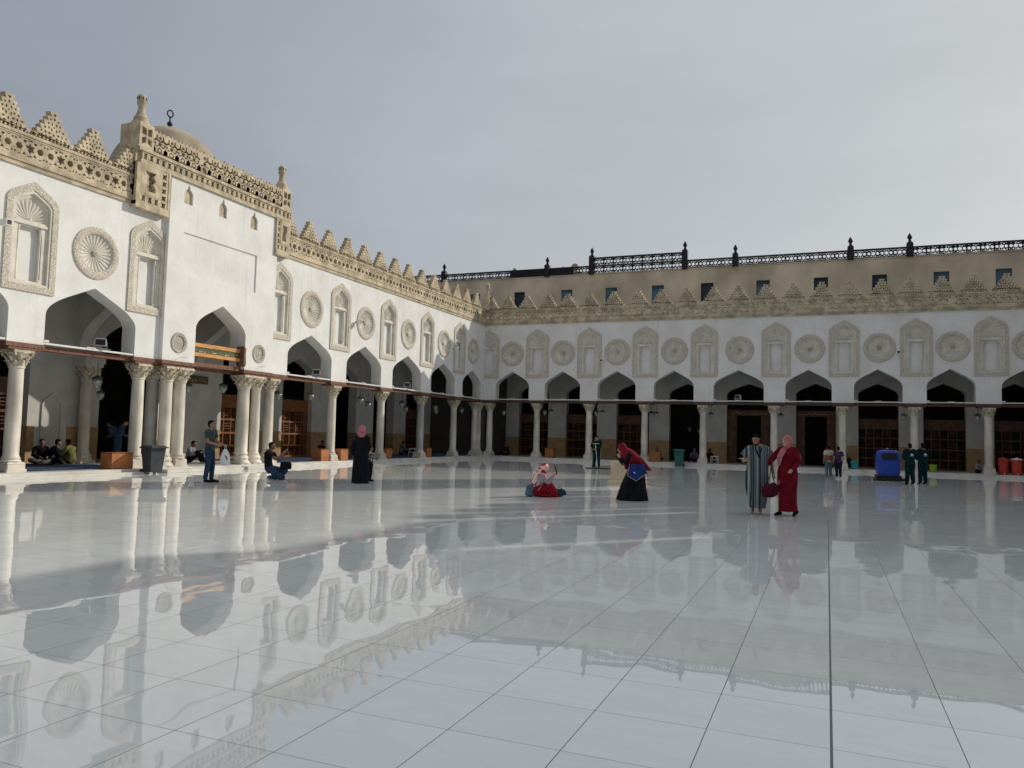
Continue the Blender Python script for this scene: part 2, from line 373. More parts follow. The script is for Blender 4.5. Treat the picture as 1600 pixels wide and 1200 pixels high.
A, B = 21.39, 47.49                 # wall planes: left X=-A, far Y=B
Z_WB, Z_WT = 3.87, 8.90
STEP = 0.16

# ------------------------------------------------------------------ ground
def structure(name, mb, m, smooth=None): return tag(mb.build(name, m, None, smooth), kind='structure')
g = MB(); g.v = [(-A - .6, -14, 0), (30, -14, 0), (30, B + .6, 0), (-A - .6, B + .6, 0)]; g.f = [(0, 1, 2, 3)]
structure('courtyard_floor', g, FLOORM)
g = MB(); g.v = [(-900, -900, -.05), (900, -900, -.05), (900, 900, -.05), (-900, 900, -.05)]; g.f = [(0, 1, 2, 3)]
structure('ground', g, mat('dusty_ground', (0.30, 0.26, 0.20), 0.95, 0.1, 0.2))
g = MB()
g.bbox(-A - 14, -A + .42, -12, B + .2, 0.004, STEP, 0.012)
g.box(-A + .42, -A + .60, -12, 19.35, 0.002, 0.07); g.box(-A + .42, -A + .60, 26.3, B - .55, 0.002, 0.07)
g.box(-A + .42, -A + .62, 21.701, 23.949, 0.002, 0.075); g.bbox(-A + .421, -A + .75, 20.0, 21.7, 0.003, 0.11, 0.012); g.bbox(-A + .421, -A + .75, 23.95, 26.2, 0.003, 0.11, 0.012)
structure('arcade_pavement', g, STEPM)
g = MB(); g.bbox(-A + .425, 20, B - .40, B + 14, 0.003, STEP - .003, 0.012)
g.box(-A + .6, 20, B - .58, B - .40, 0.001, 0.07)
structure('arcade_pavement', g, STEPM)

# ------------------------------------------------------------------ ornament prototypes (local: x along, y into the wall, z up)
def shell(mb, hw, z0, zs, za, yedge, depth, nth=64, nr=7, flutes=13):
    """fluted hood between z0 and a keel outline"""
    out = arch(0, hw, z0, zs, za)
    def R(th):
        dx, dz = cos(th), sin(th); best = 9
        pts = out
        for i in range(len(pts) - 1):
            (x1, y1), (x2, y2) = pts[i], pts[i + 1]; y1 -= z0; y2 -= z0
            den = dx * (y2 - y1) - dz * (x2 - x1)
            if abs(den) < 1e-9: continue
            t = (x1 * (y2 - y1) - y1 * (x2 - x1)) / den; u = (x1 * dz - y1 * dx) / den
            if t > 0.01 and -1e-6 <= u <= 1 + 1e-6: best = min(best, t)
        return best if best < 9 else hw
    grid = []
    for j in range(nr + 1):
        f = 0.12 + 0.88 * j / nr; row = []
        for i in range(nth + 1):
            th = pi * i / nth; r = R(min(max(th, 0.001), pi - .001)) * f
            fl = abs(sin(flutes * th)) if j not in (nr,) else 0.5
            y = yedge + depth * (1 - f ** 2) + 0.045 * (0.5 - fl) * min(1, f * 1.5) * (1 if j < nr else 0)
            row.append((r * cos(th), y, z0 + r * sin(th)))
        grid.append(row)
    mb.sheet(grid)
def make_niche():
    f = MB(); f.plate(arch(0, .80, 5.36, 7.92, 8.58), [arch(0, .615, 5.55, 7.86, 8.33)], -.045, .03)
    n = link('niche', f.mesh('niche', CARVE), None)
    m = MB(); m.plate(arch(0, .617, 5.548, 7.86, 8.332), [arch(0, .55, 5.62, 7.83, 8.24)], -.02, .06); m.build('moulding', STUCCO, n)
    p = MB(); p.plate(arch(0, .552, 5.618, 7.832, 8.242), [rect(-.375, .375, 5.68, 7.27), arch(0, .47, 7.44, 7.80, 8.12)], .062, .12); p.build('surround', STUCCO, n)
    r = MB(); r.box(-.45, .45, .215, .28, 5.6, 7.35); r.box(-.45, -.376, .121, .215, 5.6, 7.35); r.box(.376, .45, .121, .215, 5.6, 7.35)
    r.box(-.375, .375, .121, .215, 5.6, 5.68); r.box(-.375, .375, .121, .215, 7.272, 7.35); r.build('recess', PLASTER, n)
    h = MB(); shell(h, .47, 7.44, 7.80, 8.12, .10, .10); h.ell((0, .14, 7.46), (.07, .09, .07), 8, 6); h.build('shell_hood', STUCCO, n, smooth=60)
    l = MB(); l.box(-.52, .52, .02, .1, 7.30, 7.38); l.box(-.46, .46, .035, .1, 7.38, 7.42); l.build('lintel', STUCCO, n)
    for s in (-1, 1):
        c = MB(); c.lathe(s * .335, .09, [(.04, 5.68), (.045, 5.74), (.022, 5.78), (.022, 7.08), (.035, 7.12), (.045, 7.25)], 10); c.build('colonnette', STUCCO, n, smooth=50)
    return n
def make_roundel(r=.83, ri=.60, name='roundel', m1=None, petals=24):
    f = MB(); prof = [(ri, .08), (ri, -.02), (ri + .03, -.045), (r - .035, -.05), (r, -.03), (r, .02)]
    f.lathe(0, 0, prof, 48, ax='y', cap=False)
    n = link(name, f.mesh(name, m1 or CARVE, 40), None)
    rows = []
    nth = petals * 6
    for j in range(9):
        q = j / 8; rr = ri * (0.16 + 0.84 * q)
        row = []
        for i in range(nth):
            a = 2 * pi * i / nth; fl = abs(sin(petals / 2 * a))
            y = .10 - .06 * q ** 2 + (.035 * (1 - fl ** .7) - .02) * (1 if 0 < j < 8 else 0) - (.03 if j == 7 else 0) * fl
            row.append((rr * cos(a), y, rr * sin(a)))
        rows.append(row)
    d = MB(); d.sheet(rows, closed=True); d.build('rosette', STUCCO, n, smooth=50)
    b = MB(); b.lathe(0, 0, [(.10, .12), (.10, .07), (.085, .03), (.03, .015), (.0, .012)], 16, ax='y'); b.build('boss', CARVEF, n, smooth=50)
    return n
def merlon_mesh(kind=0):
    W, H, S = .66, .94, 6
    ws = [W - (W - .125) * (i / (S - 1)) ** .93 for i in range(S)]
    left = []
    for i in range(S):
        z0 = H * i / S; z1 = H * (i + 1) / S
        left += [(-ws[i] + .035, z0), (-ws[i] - .01, z1 - .02), (-ws[i] + .01, z1)] if i < S - 1 else [(-ws[i] + .03, z0), (-ws[i] - .03, z1)]
    outline = left + [(-x, z) for x, z in reversed(left)]
    holes = []
    def tri(cx, cz, r, up): holes.append(circ(cx, cz, r, 3, pi / 2 if up else -pi / 2))
    def dia(cx, cz, rx, rz): holes.append([(cx - rx, cz), (cx, cz - rz), (cx + rx, cz), (cx, cz + rz)])
    tri(0, .85, .062, False)
    dia(0, .715, .036, .062)
    for t in (-1, 1):
        tri(t * .125, .68, .045, False); dia(t * .072, .56, .03, .07); tri(t * .19, .55, .05, False)
        dia(t * .075, .385, .032, .07); dia(t * .165, .42, .034, .05); tri(t * .29, .40, .055, False)
        dia(t * .145, .27, .06, .036); dia(t * .265, .27, .034, .06); tri(t * .40, .27, .05, False)
        dia(t * .105, .155, .062, .036); dia(t * .245, .145, .036, .05); dia(t * .37, .15, .05, .036); tri(t * .51, .13, .045, True)
        for k in range(5): tri(t * (.06 + .12 * k), .052, .044, k % 2 == 0)
    dia(0, .475, .026, .04); dia(0, .24, .035, .06)
    mb = MB(); mb.plate(outline, holes, -.10, .12)
    return mb.mesh('merlon', STONE)
MERLON = merlon_mesh()
NICHE = make_niche(); ROUNDEL = make_roundel()

def star_hole(cx, cz, r, n=6):
    return [(cx + (r if i % 2 == 0 else r * .56) * cos(pi / 2 + pi * i / n), cz + (r if i % 2 == 0 else r * .56) * sin(pi / 2 + pi * i / n)) for i in range(2 * n)]
def lattice_band(mb, x0, x1, z0, z1, y0, y1, period=.98, plug=0.0):
    """pierced band: six-pointed stars with two rings of hexagons between them"""
    H = z1 - z0; zc = (z0 + z1) / 2; k = H / .54
    n = max(1, round((x1 - x0) / (period * k))); p = (x1 - x0) / n
    for i in range(n):
        a, b = x0 + i * p, x0 + (i + 1) * p; hs = []
        def ad(h):
            if random.random() >= plug: hs.append(h)
        ad(star_hole((a + b) / 2, zc, .17 * k))
        for s in (-1, 1): ad(circ((a + b) / 2 + s * p * .33, zc, .108 * k, 6, 0))
        for t in (-1, 1):
            for s in (-1, 1):
                ad([((a + b) / 2 + s * p * .165 - .062 * k, zc + t * .212 * k), ((a + b) / 2 + s * p * .165 + .062 * k, zc + t * .212 * k), ((a + b) / 2 + s * p * .165, zc + t * .115 * k)])
                ad([((a + b) / 2 + s * p * .45 - .04 * k, zc + t * .21 * k), ((a + b) / 2 + s * p * .45 + .04 * k, zc + t * .21 * k), ((a + b) / 2 + s * p * .45, zc + t * .14 * k)])
            ad(rect((a + b) / 2 - .07 * k, (a + b) / 2 + .07 * k, zc + t * .225 * k - .018 * k, zc + t * .225 * k + .018 * k))
            for s in (-1, 1): ad(rect((a + b) / 2 + s * p * .33 - .045 * k, (a + b) / 2 + s * p * .33 + .045 * k, zc + t * .228 * k - .014 * k, zc + t * .228 * k + .014 * k))
        mb.plate(rect(a, b, z0, z1), hs, y0, y1)

_colcache = {}
def column(parent, x, y=.30, z0=STEP, mt=None, r=.205, base='square', name='column'):
    key = (mt or MARBLE, r, base)
    if key not in _colcache:
        s = MB(); s.lathe(0, 0, [(r * 1.12, .56), (r * 1.12, .60), (r, .64), (r * 1.01, 1.6), (r * .93, 3.12), (r * 1.06, 3.15), (r * 1.06, 3.20)], 24); ms = s.mesh('column', mt or MARBLE, 40)
        b = MB()
        if base == 'square':
            b.bbox(-.30, .30, -.30, .30, 0.0, .12, .012); b.bbox(-.275, .275, -.275, .275, .12, .33, .02); b.box(-.275, .275, -.275, .275, .331, .40, .86); b.lathe(0, 0, [(r * 1.3, .401), (r * 1.36, .44), (r * 1.15, .50), (r * 1.25, .56)], 20)
        else:
            b.bbox(-.31, .31, -.31, .31, 0, .10, .012); b.lathe(0, 0, [(.36, .10), (.36, .16), (.28, .28), (.30, .34), (.29, .44), (.24, .50), (.245, .56)], 8)
        mb_ = b.mesh('base', MARBLE, 40)
        c = MB(); c.lathe(0, 0, [(r * 1.0, 3.20), (r * 1.08, 3.24), (r * 1.05, 3.34), (r * 1.2, 3.46), (r * 1.5, 3.55), (r * 1.6, 3.58)], 20)
        for tier, (zz, rr, n, h, w) in enumerate(((3.31, r * 1.16, 8, .10, .055), (3.44, r * 1.38, 8, .095, .06))):
            for i in range(n):
                a = 2 * pi * (i + .5 * tier) / n
                c.tube([(rr * .92 * cos(a), rr * .92 * sin(a), zz - h * .7), (rr * 1.02 * cos(a), rr * 1.02 * sin(a), zz), (rr * 1.22 * cos(a), rr * 1.22 * sin(a), zz + h * .45), (rr * 1.34 * cos(a), rr * 1.34 * sin(a), zz + h * .25)], [w * .8, w, w * .7, w * .35], 6, .55, side=(-sin(a), cos(a), 0))
        for i in range(4):
            a = pi / 4 + i * pi / 2; c.ell((r * 1.78 * cos(a), r * 1.78 * sin(a), 3.545), (.05, .05, .055), 8, 6)
        k = r * 1.55
        ab = arch
        c.box(-k, k, -k, k, 3.585, 3.615); c.box(-k * .96, k * .96, -k * .96, k * .96, 3.616, 3.665)
        _colcache[key] = (ms, mb_, c.mesh('capital', CAPM, 45))
    ms, mb_, mc = _colcache[key]
    o = link(name, ms, parent, (x, y, z0 - .0), (0, 0, 0))
    dz = STEP - z0 if False else 0
    o.location.z = 0
    bo = link('base', mb_, o, (0, 0, z0)); bo.scale = (1, 1, (.56 - z0) / .56 if z0 > 0 else 1)
    link('capital', mc, o)
    return o

SCREENS = {}
def screen_mesh(w, m):
    key = (round(w, 1), m.name)
    if key in SCREENS: return SCREENS[key]
    s = MB(); h = w / 2
    for z in (.16, .70, 1.30, 1.92, 2.50): s.box(-h, h, -.035, .035, z, z + .085)
    s.box(-h, h, -.035, .035, 3.02, 3.11)
    n = 5
    for i in range(n + 1):
        x = -h + w * i / n; s.box(x - .022, x + .022, -.032, .032, .24, 3.02)
    k = int(w / .088)
    for i in range(k):
        x = -h + w * (i + .5) / k; s.lathe(x, 0, [(.008, .2), (.017, .46), (.008, .5), (.008, .98), (.018, 1.02), (.008, 1.06), (.008, 1.6), (.018, 1.64), (.008, 1.68), (.008, 2.2), (.018, 2.24), (.008, 2.28), (.008, 2.5)], 5, cap=False)
    s.box(-h, h, -.02, .02, 2.585, 3.02)
    for a_ in (1, 3):
        x0 = -h + w * a_ / n
        for zz in (1.40, 2.02):
            for q in range(1, 4): s.box(x0 + .022, x0 + w / n - .022, -.012, .012, zz + .12 * q, zz + .03 + .12 * q)
    SCREENS[key] = s.mesh('wooden_screen', m); return SCREENS[key]

def squiggle(mb, x0, x1, z0, z1, y, rnd, r=.012):
    """one line of flowing calligraphy strokes, written right to left"""
    x = x1; H = z1 - z0
    while x > x0 + H * .4:
        w = H * rnd.uniform(.35, .8); k = rnd.random()
        if k < .35: pts = [(x, y, z0 + H * .35), (x - w * .3, y, z0 + H * .1), (x - w * .7, y, z0 + H * .12), (x - w, y, z0 + H * .45)]
        elif k < .6: pts = [(x - w * .3, y, z0 + H * .2), (x - w * .32, y, z0 + H * .95)]; w *= .6
        elif k < .8: pts = [(x, y, z0 + H * .5), (x - w * .4, y, z0 + H * .75), (x - w * .5, y, z0 + H * .35), (x - w * .9, y, z0 + H * .3)]
        else: pts = [(x, y, z0 + H * .3), (x - w, y, z0 + H * .28), (x - w * .95, y, z0 + H * .7)]
        mb.tube(pts, [r * .6] + [r] * (len(pts) - 2) + [r * .6], 5)
        if rnd.random() < .6: mb.ell((x - w * .5, y, z0 + H * rnd.choice((.02, .95))), (r * 1.1,) * 3, 5, 4)
        x -= w * .92

# ------------------------------------------------------------------ arcade wings
def wing(name, label, loc, rz, x0, x1, arches, niches, roundels, merlons, columns, inner, cut=None, cols2=(), plug=0.0, ducts=True, screens=True, hall=9.0, beam=None):
    """cut: (xa, xb) of the entrance portal, where this wall is missing. inner: list of (centre, halfwidth, screen?)"""
    w = thing(name, label, 'arcade', loc, rz)
    segs = [(x0, x1)] if not cut else [(x0, cut[0]), (cut[1], x1)]
    wl = MB(); bm_ = MB(); cn = MB()
    for a, b in segs:
        out = [(a, Z_WB)]
        for (l, r, zs, za) in arches:
            if l > a and r < b: out += [(l, Z_WB)] + arch((l + r) / 2, (r - l) / 2, Z_WB, zs, za)[1:-1] + [(r, Z_WB)]
        out += [(b, Z_WB), (b, Z_WT), (a, Z_WT)]
        holes = [[(max(px, a + .02), pz) for px, pz in arch(x, .60, 5.56, 7.86, 8.31)] for x in niches if a - .1 < x - .0 < b - .6 or (x < a + .6 and x > a - .3)] + [circ(x, 6.97, .595, 32) for x in roundels if a < x < b]
        wl.plate(out, holes, 0, .60)
        cn.box(a, b, -.05, .5, Z_WT, 9.03); cn.box(a, b, -.09, .5, 9.031, 9.08); cn.box(a, b, -.07, .5, 9.081, 9.20)
        cn.box(a, b, -.075, .14, 9.742, 9.80); cn.box(a, b, -.10, .16, 9.801, 9.885)
        pp = MB(); lattice_band(pp, a, b, 9.201, 9.741, -.06, .20, plug=plug); pp.build('pierced_parapet', STONE, w)
        # piers' timber plates and ties
        bm_.box(a, b, .17, .43, 3.72, 3.862)
        xs = [a] + [v for (l, r, _, _) in arches if l > a and r < b for v in (l, r)] + [b]
        for i in range(0, len(xs), 2):
            bm_.box(xs[i] - .03, xs[i + 1] + .03, -.03, .60, 3.745, 3.869)
            bm_.box(xs[i] + .06, xs[i + 1] - .06, -.012, .57, 3.665, 3.744)
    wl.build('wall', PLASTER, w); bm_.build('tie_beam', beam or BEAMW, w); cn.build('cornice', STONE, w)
    for x in merlons: link('merlon', MERLON, w, (x, .03, 9.886))
    for x in niches: copy_tree(NICHE, w, (x, 0, 0))
    for x in roundels: copy_tree(ROUNDEL, w, (x, 0, 6.97))
    for c in columns: column(w, *c)
    if ducts:
        for (l, r, zs, za) in arches:
            d = MB(); d.box(l + .01, r - .01, .02, .12, 3.90, 3.955); d.box((l + r) / 2 - .16, (l + r) / 2 + .16, .0, .14, 3.957, 3.99); d.box(l, l + .16, -.01, .16, 3.97, 4.03)
            d.build('cable_duct', TUBEW, w)
    if cut:
        for xx in (19.98, 25.62):
            ta = MB(); ta.plate([(.601, 3.87)] + arch(2.3, 1.35, 3.87, 4.6, 5.9)[1:-1] + [(3.999, 3.87), (3.999, 6.449), (.601, 6.449)], [], xx, xx + .45)
            ta.v = [(y, x, z) for x, y, z in ta.v]; ta.build('transverse_arch', INNERP, w)
        copy = MB(); copy.plate(arch(19.24, .40, .5, 2.2, 2.65), [arch(19.24, .33, .56, 2.17, 2.55)], 3.95, 3.999); copy.build('blind_niche', INNERP, w)
        column(w, 20.36, 3.74, STEP, None, .2, 'oct')
        cb = MB(); cb.box(20.0, 20.75, 3.4, 3.998, 3.67, 3.80); cb.box(19.95, 20.8, 3.36, 3.999, 3.801, 4.1); cb.build('impost', INNERP, w)
    # inner wall with arched openings, dado, ceiling, hall behind
    iw = MB(); out = [(x0, STEP)]
    for (c, hw, k) in inner: out += arch(c, hw, STEP, 4.55, 5.25 if k != 'portal' else 5.75)
    out += [(x1, STEP), (x1, 6.6), (x0, 6.6)]
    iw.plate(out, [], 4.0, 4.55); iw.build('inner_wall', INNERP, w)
    e = [x0] + [v for (c, hw, k) in inner for v in (c - hw, c + hw)] + [x1]
    ex = []
    for i in range(0, len(e), 2):
        if cut and e[i] < 25 < e[i + 1]: ex += [26.95, e[i + 1]]
        elif cut and e[i] < 19 < e[i + 1]: ex += [e[i], 18.62, 19.86, e[i + 1]]
        else: ex += [e[i], e[i + 1]]
    e = ex
    for i in range(0, len(e), 2):
        dd = MB(); dd.box(e[i] - .001, e[i + 1] + .012, 3.985, 4.56, STEP, 1.46); dd.box(e[i] - .003, e[i + 1] + .014, 3.975, 4.57, 1.40, 1.47); dd.build('dado', OCHRE, w)
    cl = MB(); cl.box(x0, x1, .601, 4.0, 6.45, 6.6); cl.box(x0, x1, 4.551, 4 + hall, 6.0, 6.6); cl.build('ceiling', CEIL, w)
    hl = MB(); hl.box(x0, x1, 4 + hall, 4.2 + hall, 0, 6.6); hl.box(x0 - .2, x0, .21, 4.2 + hall, 0, 6.6); hl.box(x1, x1 + .2, .18, 4.2 + hall, 0, 6.6); hl.box(x0, x1, 4.551, 4 + hall, .17, .19); hl.build('hall_light_stop', DARKIN, w)  # includes added closers that keep outside light from leaking in
    rf = MB(); rf.box(x0, x1, .601, 9.9, 8.6, 8.95); rf.build('roof', DOMEM, w)
    rnd = random.Random(3)
    for (c, hw, k) in inner:
        if k in ('screen', 'dark', 'lit'):
            o = link('wooden_screen', screen_mesh(hw * 2, WOODO if k == 'lit' else WOODD), w, (c, 4.3, 0))  # sunlit openings get the brighter wood, the others the darkened copy
        elif k == 'door':
            s = MB(); s.box(c - hw, c - hw * .55, 4.28, 4.34, .16, 3.2); s.box(c + hw * .55, c + hw, 4.28, 4.34, .16, 3.2)
            for sx in (-1, 1):
                for z in (.3, 1.0, 1.7, 2.4): s.box(c + sx * hw * .775 - hw * .16, c + sx * hw * .775 + hw * .16, 4.255, 4.28, z, z + .55)
            s.box(c - hw, c + hw, 4.26, 4.34, 3.2, 3.56); s.build('door_frame', WOODD, w)
            t = MB(); squiggle(t, c - hw * .85, c + hw * .85, 3.27, 3.50, 4.255, rnd, .011); t.build('gilt_script', GOLD, w)
    return w

L_ARCH = [(2.9 - 1.6, 2.9 + 1.6), (7.2 - 1.6, 7.2 + 1.6), (11.52, 14.70), (15.82, 19.04)]
L_ARCH = [(a, b, 4.78, 5.86) for a, b in L_ARCH] + [(26.93, 30.12, 4.78, 5.80), (31.33, 34.46, 4.78, 5.80), (35.60, 38.75, 4.78, 5.78), (39.92, 43.05, 4.78, 5.76), (44.15, 46.95, 4.78, 5.72)]
lw = wing('arcade_building', 'sunlit white arcade wing on the left with keel arches, roundels and a pierced tan parapet', (-A, 0, 0), radians(90),
     -2, B - .001, L_ARCH, [.9, 5.05, 9.35, 15.22, 19.42, 26.24, 30.70, 35.04, 39.33, 43.55], [2.95, 7.2, 13.1, 17.38, 28.47, 32.88, 37.15, 41.45, 45.6],
     [14.27 + 1.387 * i - 1.387 * 11 for i in range(0, 15)] + [26.62 + 1.481 * i for i in range(0, 14)],
     [(.9, .3), (5.05, .3), (10.1, .3), (15.26, .3), (19.54, .3, STEP, None, .205), (26.24, .3), (30.70, .3), (35.04, .3), (39.35, .3, STEP, MARBLEG), (43.6, .3), (46.75, .3), (46.95 + .35, .3)],
     [(2.9, 1.2, 'screen'), (7.2, 1.2, 'screen'), (13.1, 1.2, 'screen'), (17.2, 1.15, 'screen'), (22.5, 1.35, 'portal'), (28.7, 1.2, 'lit'), (32.95, 1.22, 'lit'), (37.15, 1.2, 'none'), (41.4, 1.2, 'none'), (45.3, 1.2, 'dark')],
     cut=(20.3, 25.5))
R_ARCH = [(-20.55, -18.17), (-17.07, -14.66), (-13.51, -11.06), (-9.92, -7.49), (-6.32, -3.44), (-2.25, .24), (1.40, 3.86), (5.02, 7.35), (8.53, 11.0), (12.15, 13.3)]
rw = wing('arcade_building', 'shaded white arcade wing across the far side of the courtyard, below the beige building', (0, B, 0), 0,
     -A + .001, 13.6, [(a, b, 4.80, 5.77) for a, b in R_ARCH[:-1]], [-21.13, -17.62, -14.08, -10.48, -6.88, -2.77, .88, 4.53, 8.08, 11.6], [-19.40, -15.86, -12.25, -8.68, -4.82, -.94, 2.70, 6.29, 9.85],
     [-21.05, -19.80, -18.42, -16.94, -15.62, -14.12, -12.54, -10.95, -9.50, -7.95, -6.34, -4.9, -3.36, -1.8, -.29, 1.23, 2.84, 4.26, 5.81, 7.35, 8.84, 10.35, 11.9],
     [(-21.05, .3), (-17.66, .3), (-14.10, .3), (-10.52, .3), (-6.95, .3), (-2.88, .3), (.80, .3), (4.43, .3), (7.95, .3), (11.6, .3)],
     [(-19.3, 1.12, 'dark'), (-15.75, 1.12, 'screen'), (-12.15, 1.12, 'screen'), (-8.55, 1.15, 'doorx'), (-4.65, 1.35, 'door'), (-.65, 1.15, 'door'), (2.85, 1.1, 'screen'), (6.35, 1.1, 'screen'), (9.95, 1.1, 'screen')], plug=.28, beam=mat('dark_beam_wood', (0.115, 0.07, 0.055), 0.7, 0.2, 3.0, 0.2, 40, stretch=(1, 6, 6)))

# ------------------------------------------------------------------ entrance portal (local frame of the left wing)
pt = thing('entrance_portal', 'tall white entrance bay with three slit windows and a tan openwork crown', 'portal', (-A, 0, 0), radians(90))
PY = -.17
m = MB()
out = [(20.05, Z_WB), (21.52, Z_WB)] + arch(22.82, 1.30, Z_WB, 5.15, 6.17)[1:-1] + [(24.12, Z_WB), (25.75, Z_WB), (25.75, 10.40), (20.05, 10.40)]
def slit(cx, z0):
    return [(cx - .20, z0), (cx - .20, z0 + .40), (cx - .13, z0 + .50), (cx - .055, z0 + .55), (cx - .05, z0 + .63), (cx, z0 + .72), (cx + .05, z0 + .63), (cx + .055, z0 + .55), (cx + .13, z0 + .50), (cx + .20, z0 + .40), (cx + .20, z0)]
m.plate(out, [slit(20.86, 9.53), slit(22.57, 9.52), slit(24.29, 9.51), rect(20.72, 24.55, 7.0, 8.50), circ(20.76, 4.53, .34, 24), circ(24.92, 4.58, .34, 24)], PY, PY + .10)
m.plate(out, [], PY + .101, .60)
o = m.build('wall', PLASTER, pt)
# shallow sunk panel, shown by a step of a few centimetres
m = MB(); m.plate(rect(20.722, 24.548, 7.002, 8.498), [], PY + .045, PY + .10); m.build('sunk_panel', PLASTER, pt)
for x, zz in ((20.86, 9.53), (22.57, 9.52), (24.29, 9.51)):
    m = MB(); m.plate([(a_, b_) for a_, b_ in slit(x, zz)], [], PY + .075, PY + .10); m.build('slit_window', STONE, pt)
for x, z in ((20.76, 4.53), (24.92, 4.58)):
    f = MB(); f.lathe(0, 0, [(.24, .06), (.24, -.015), (.26, -.03), (.355, -.035), (.37, .0)], 32, ax='y', cap=False)
    f.lathe(0, 0, [(.241, .03), (.235, .01), (.0, -.005)], 32, ax='y', cap=False)
    f.build('roundel', CARVEF, pt, smooth=40, loc=(x, PY, z))
m = MB()
for a_, b_ in ((20.05, 21.52), (24.12, 25.75)):
    m.box(a_ - .03, b_ + .03, PY - .03, .58, 3.745, 3.869); m.box(a_ + .05, b_ - .05, PY + .01, .55, 3.665, 3.744)
m.box(21.56, 24.08, PY + .15, PY + .30, 3.80, 3.95); m.box(21.56, 24.08, .30, .45, 3.68, 3.80)
m.build('tie_beam', BEAMW, pt)
for c in ((20.56, .08, .11, None, .205, 'oct'), (21.14, .08, .11, None, .225), (24.44, .08, .11, None, .245, 'oct'), (25.16, .08, .11, None, .19, 'oct'), (20.45, .62, STEP, MARBLEG, .22)):
    column(pt, c[0], c[1], c[2], c[3], c[4], *(c[5:]))
# crown: frame boards, baluster grid, openwork parapet
def grid_cells(mb, x0, x1, z0, z1, y0, y1, nx, nz):
    hs = []
    for i in range(nx):
        for j in range(nz):
            a0 = x0 + (x1 - x0) * i / nx; a1 = x0 + (x1 - x0) * (i + 1) / nx; b0 = z0 + (z1 - z0) * j / nz; b1 = z0 + (z1 - z0) * (j + 1) / nz
            w, h = a1 - a0, b1 - b0; cx, cz = (a0 + a1) / 2, (b0 + b1) / 2
            hs.append([(cx - w * .30, cz - h * .38), (cx - w * .08, cz - h * .30), (cx + w * .30, cz - h * .38), (cx + w * .20, cz), (cx + w * .30, cz + h * .38), (cx, cz + h * .28), (cx - w * .30, cz + h * .38), (cx - w * .18, cz)])
    mb.plate(rect(x0, x1, z0, z1), hs, y0, y1)
m = MB(); YC = -.23
grid_cells(m, 18.45, 26.0, 10.32, 10.62, YC, YC + .16, 30, 1)
m.box(18.3, 26.1, YC - .04, YC + .3, 10.62, 10.72); m.box(18.4, 26.05, YC - .02, YC + .28, 10.255, 10.32)
m.box(18.27, 18.45, YC - .01, YC + .26, 8.9, 10.255); m.box(25.93, 26.08, YC - .01, YC + .26, 8.9, 10.255)
for a_, b_, fl in ((18.45, 19.66, 0), (25.20, 25.93, 1)):
    m.box(a_ - .18 if not fl else a_, b_ + (.15 if fl else 0), YC - .03, YC + .3, 8.80, 9.02)
    if not fl:
        grid_cells(m, a_, b_ - .42, 9.02, 9.32, YC, YC + .15, 3, 1); grid_cells(m, b_ - .42, b_ - .08, 9.02, 10.255, YC, YC + .15, 1, 5)
        m.plate(rect(a_, b_ - .42, 9.32, 10.255), [[(a_ + .14, 9.45), (a_ + .60, 9.45), (a_ + .60, 9.6), (a_ + .48, 9.72), (a_ + .60, 9.86), (a_ + .50, 10.0), (a_ + .60, 10.12), (a_ + .14, 10.12), (a_ + .25, 9.98), (a_ + .14, 9.85), (a_ + .26, 9.7), (a_ + .14, 9.58)]], YC - .015, YC + .15)
        m.box(b_ - .08, b_ + .01, YC - .02, YC + .27, 9.021, 10.254)
    else:
        grid_cells(m, a_ + .06, a_ + .28, 9.02, 10.255, YC, YC + .15, 1, 5); grid_cells(m, a_ + .28, b_, 9.02, 9.30, YC, YC + .15, 2, 1)
        m.plate(rect(a_ + .28, b_, 9.30, 10.255), [[(a_ + .36, 9.45), (b_ - .07, 9.45), (b_ - .14, 9.7), (b_ - .07, 9.9), (b_ - .07, 10.12), (a_ + .36, 10.12), (a_ + .43, 9.9), (a_ + .36, 9.7)]], YC - .015, YC + .15)
        m.box(a_, a_ + .06, YC - .02, YC + .27, 9.021, 10.254)
m.build('crown_frame', STONE, pt)
m = MB()
def ytri(cx, cz, r, ph):
    pts = []
    for k in range(3):
        a = ph + k * 2 * pi / 3; d = (cos(a), sin(a)); n_ = (-d[1], d[0]); w = r * .24
        pts += [(cx + d[0] * r * .22 + n_[0] * -w - 0, cz + d[1] * r * .22 + n_[1] * -w), (cx + d[0] * r - n_[0] * w * .8, cz + d[1] * r - n_[1] * w * .8), (cx + d[0] * r + n_[0] * w * .8, cz + d[1] * r + n_[1] * w * .8), (cx + d[0] * r * .22 + n_[0] * w, cz + d[1] * r * .22 + n_[1] * w)]
    return pts
x0_, x1_ = 18.86, 25.46; nn_ = 13; pw = (x1_ - x0_) / nn_
for i in range(nn_):
    a_, b_ = x0_ + i * pw, x0_ + (i + 1) * pw; c_ = (a_ + b_) / 2
    top = [(b_, 11.42), (b_ - pw * .18, 11.50), (c_ + pw * .12, 11.42), (c_, 11.54), (c_ - pw * .12, 11.42), (a_ + pw * .18, 11.50), (a_, 11.42)]
    hs = [star_hole(c_, 11.06, .10), ytri(c_ - pw * .26, 11.22, .15, pi / 2), ytri(c_ + pw * .26, 11.22, .15, pi / 2), ytri(c_ - pw * .26, 10.91, .135, -pi / 2), ytri(c_ + pw * .26, 10.91, .135, -pi / 2),
          circ(c_, 11.28, .065, 6), circ(c_, 10.85, .055, 6), circ(c_ - pw * .40, 11.06, .048, 6), circ(c_ + pw * .40, 11.06, .048, 6)]
    if i in (4,): hs = hs[:1] + hs[2:6]
    m.plate([(a_, 10.721), (b_, 10.721)] + top, hs, YC - .02, YC + .14)
m.build('openwork_parapet', STONE, pt)
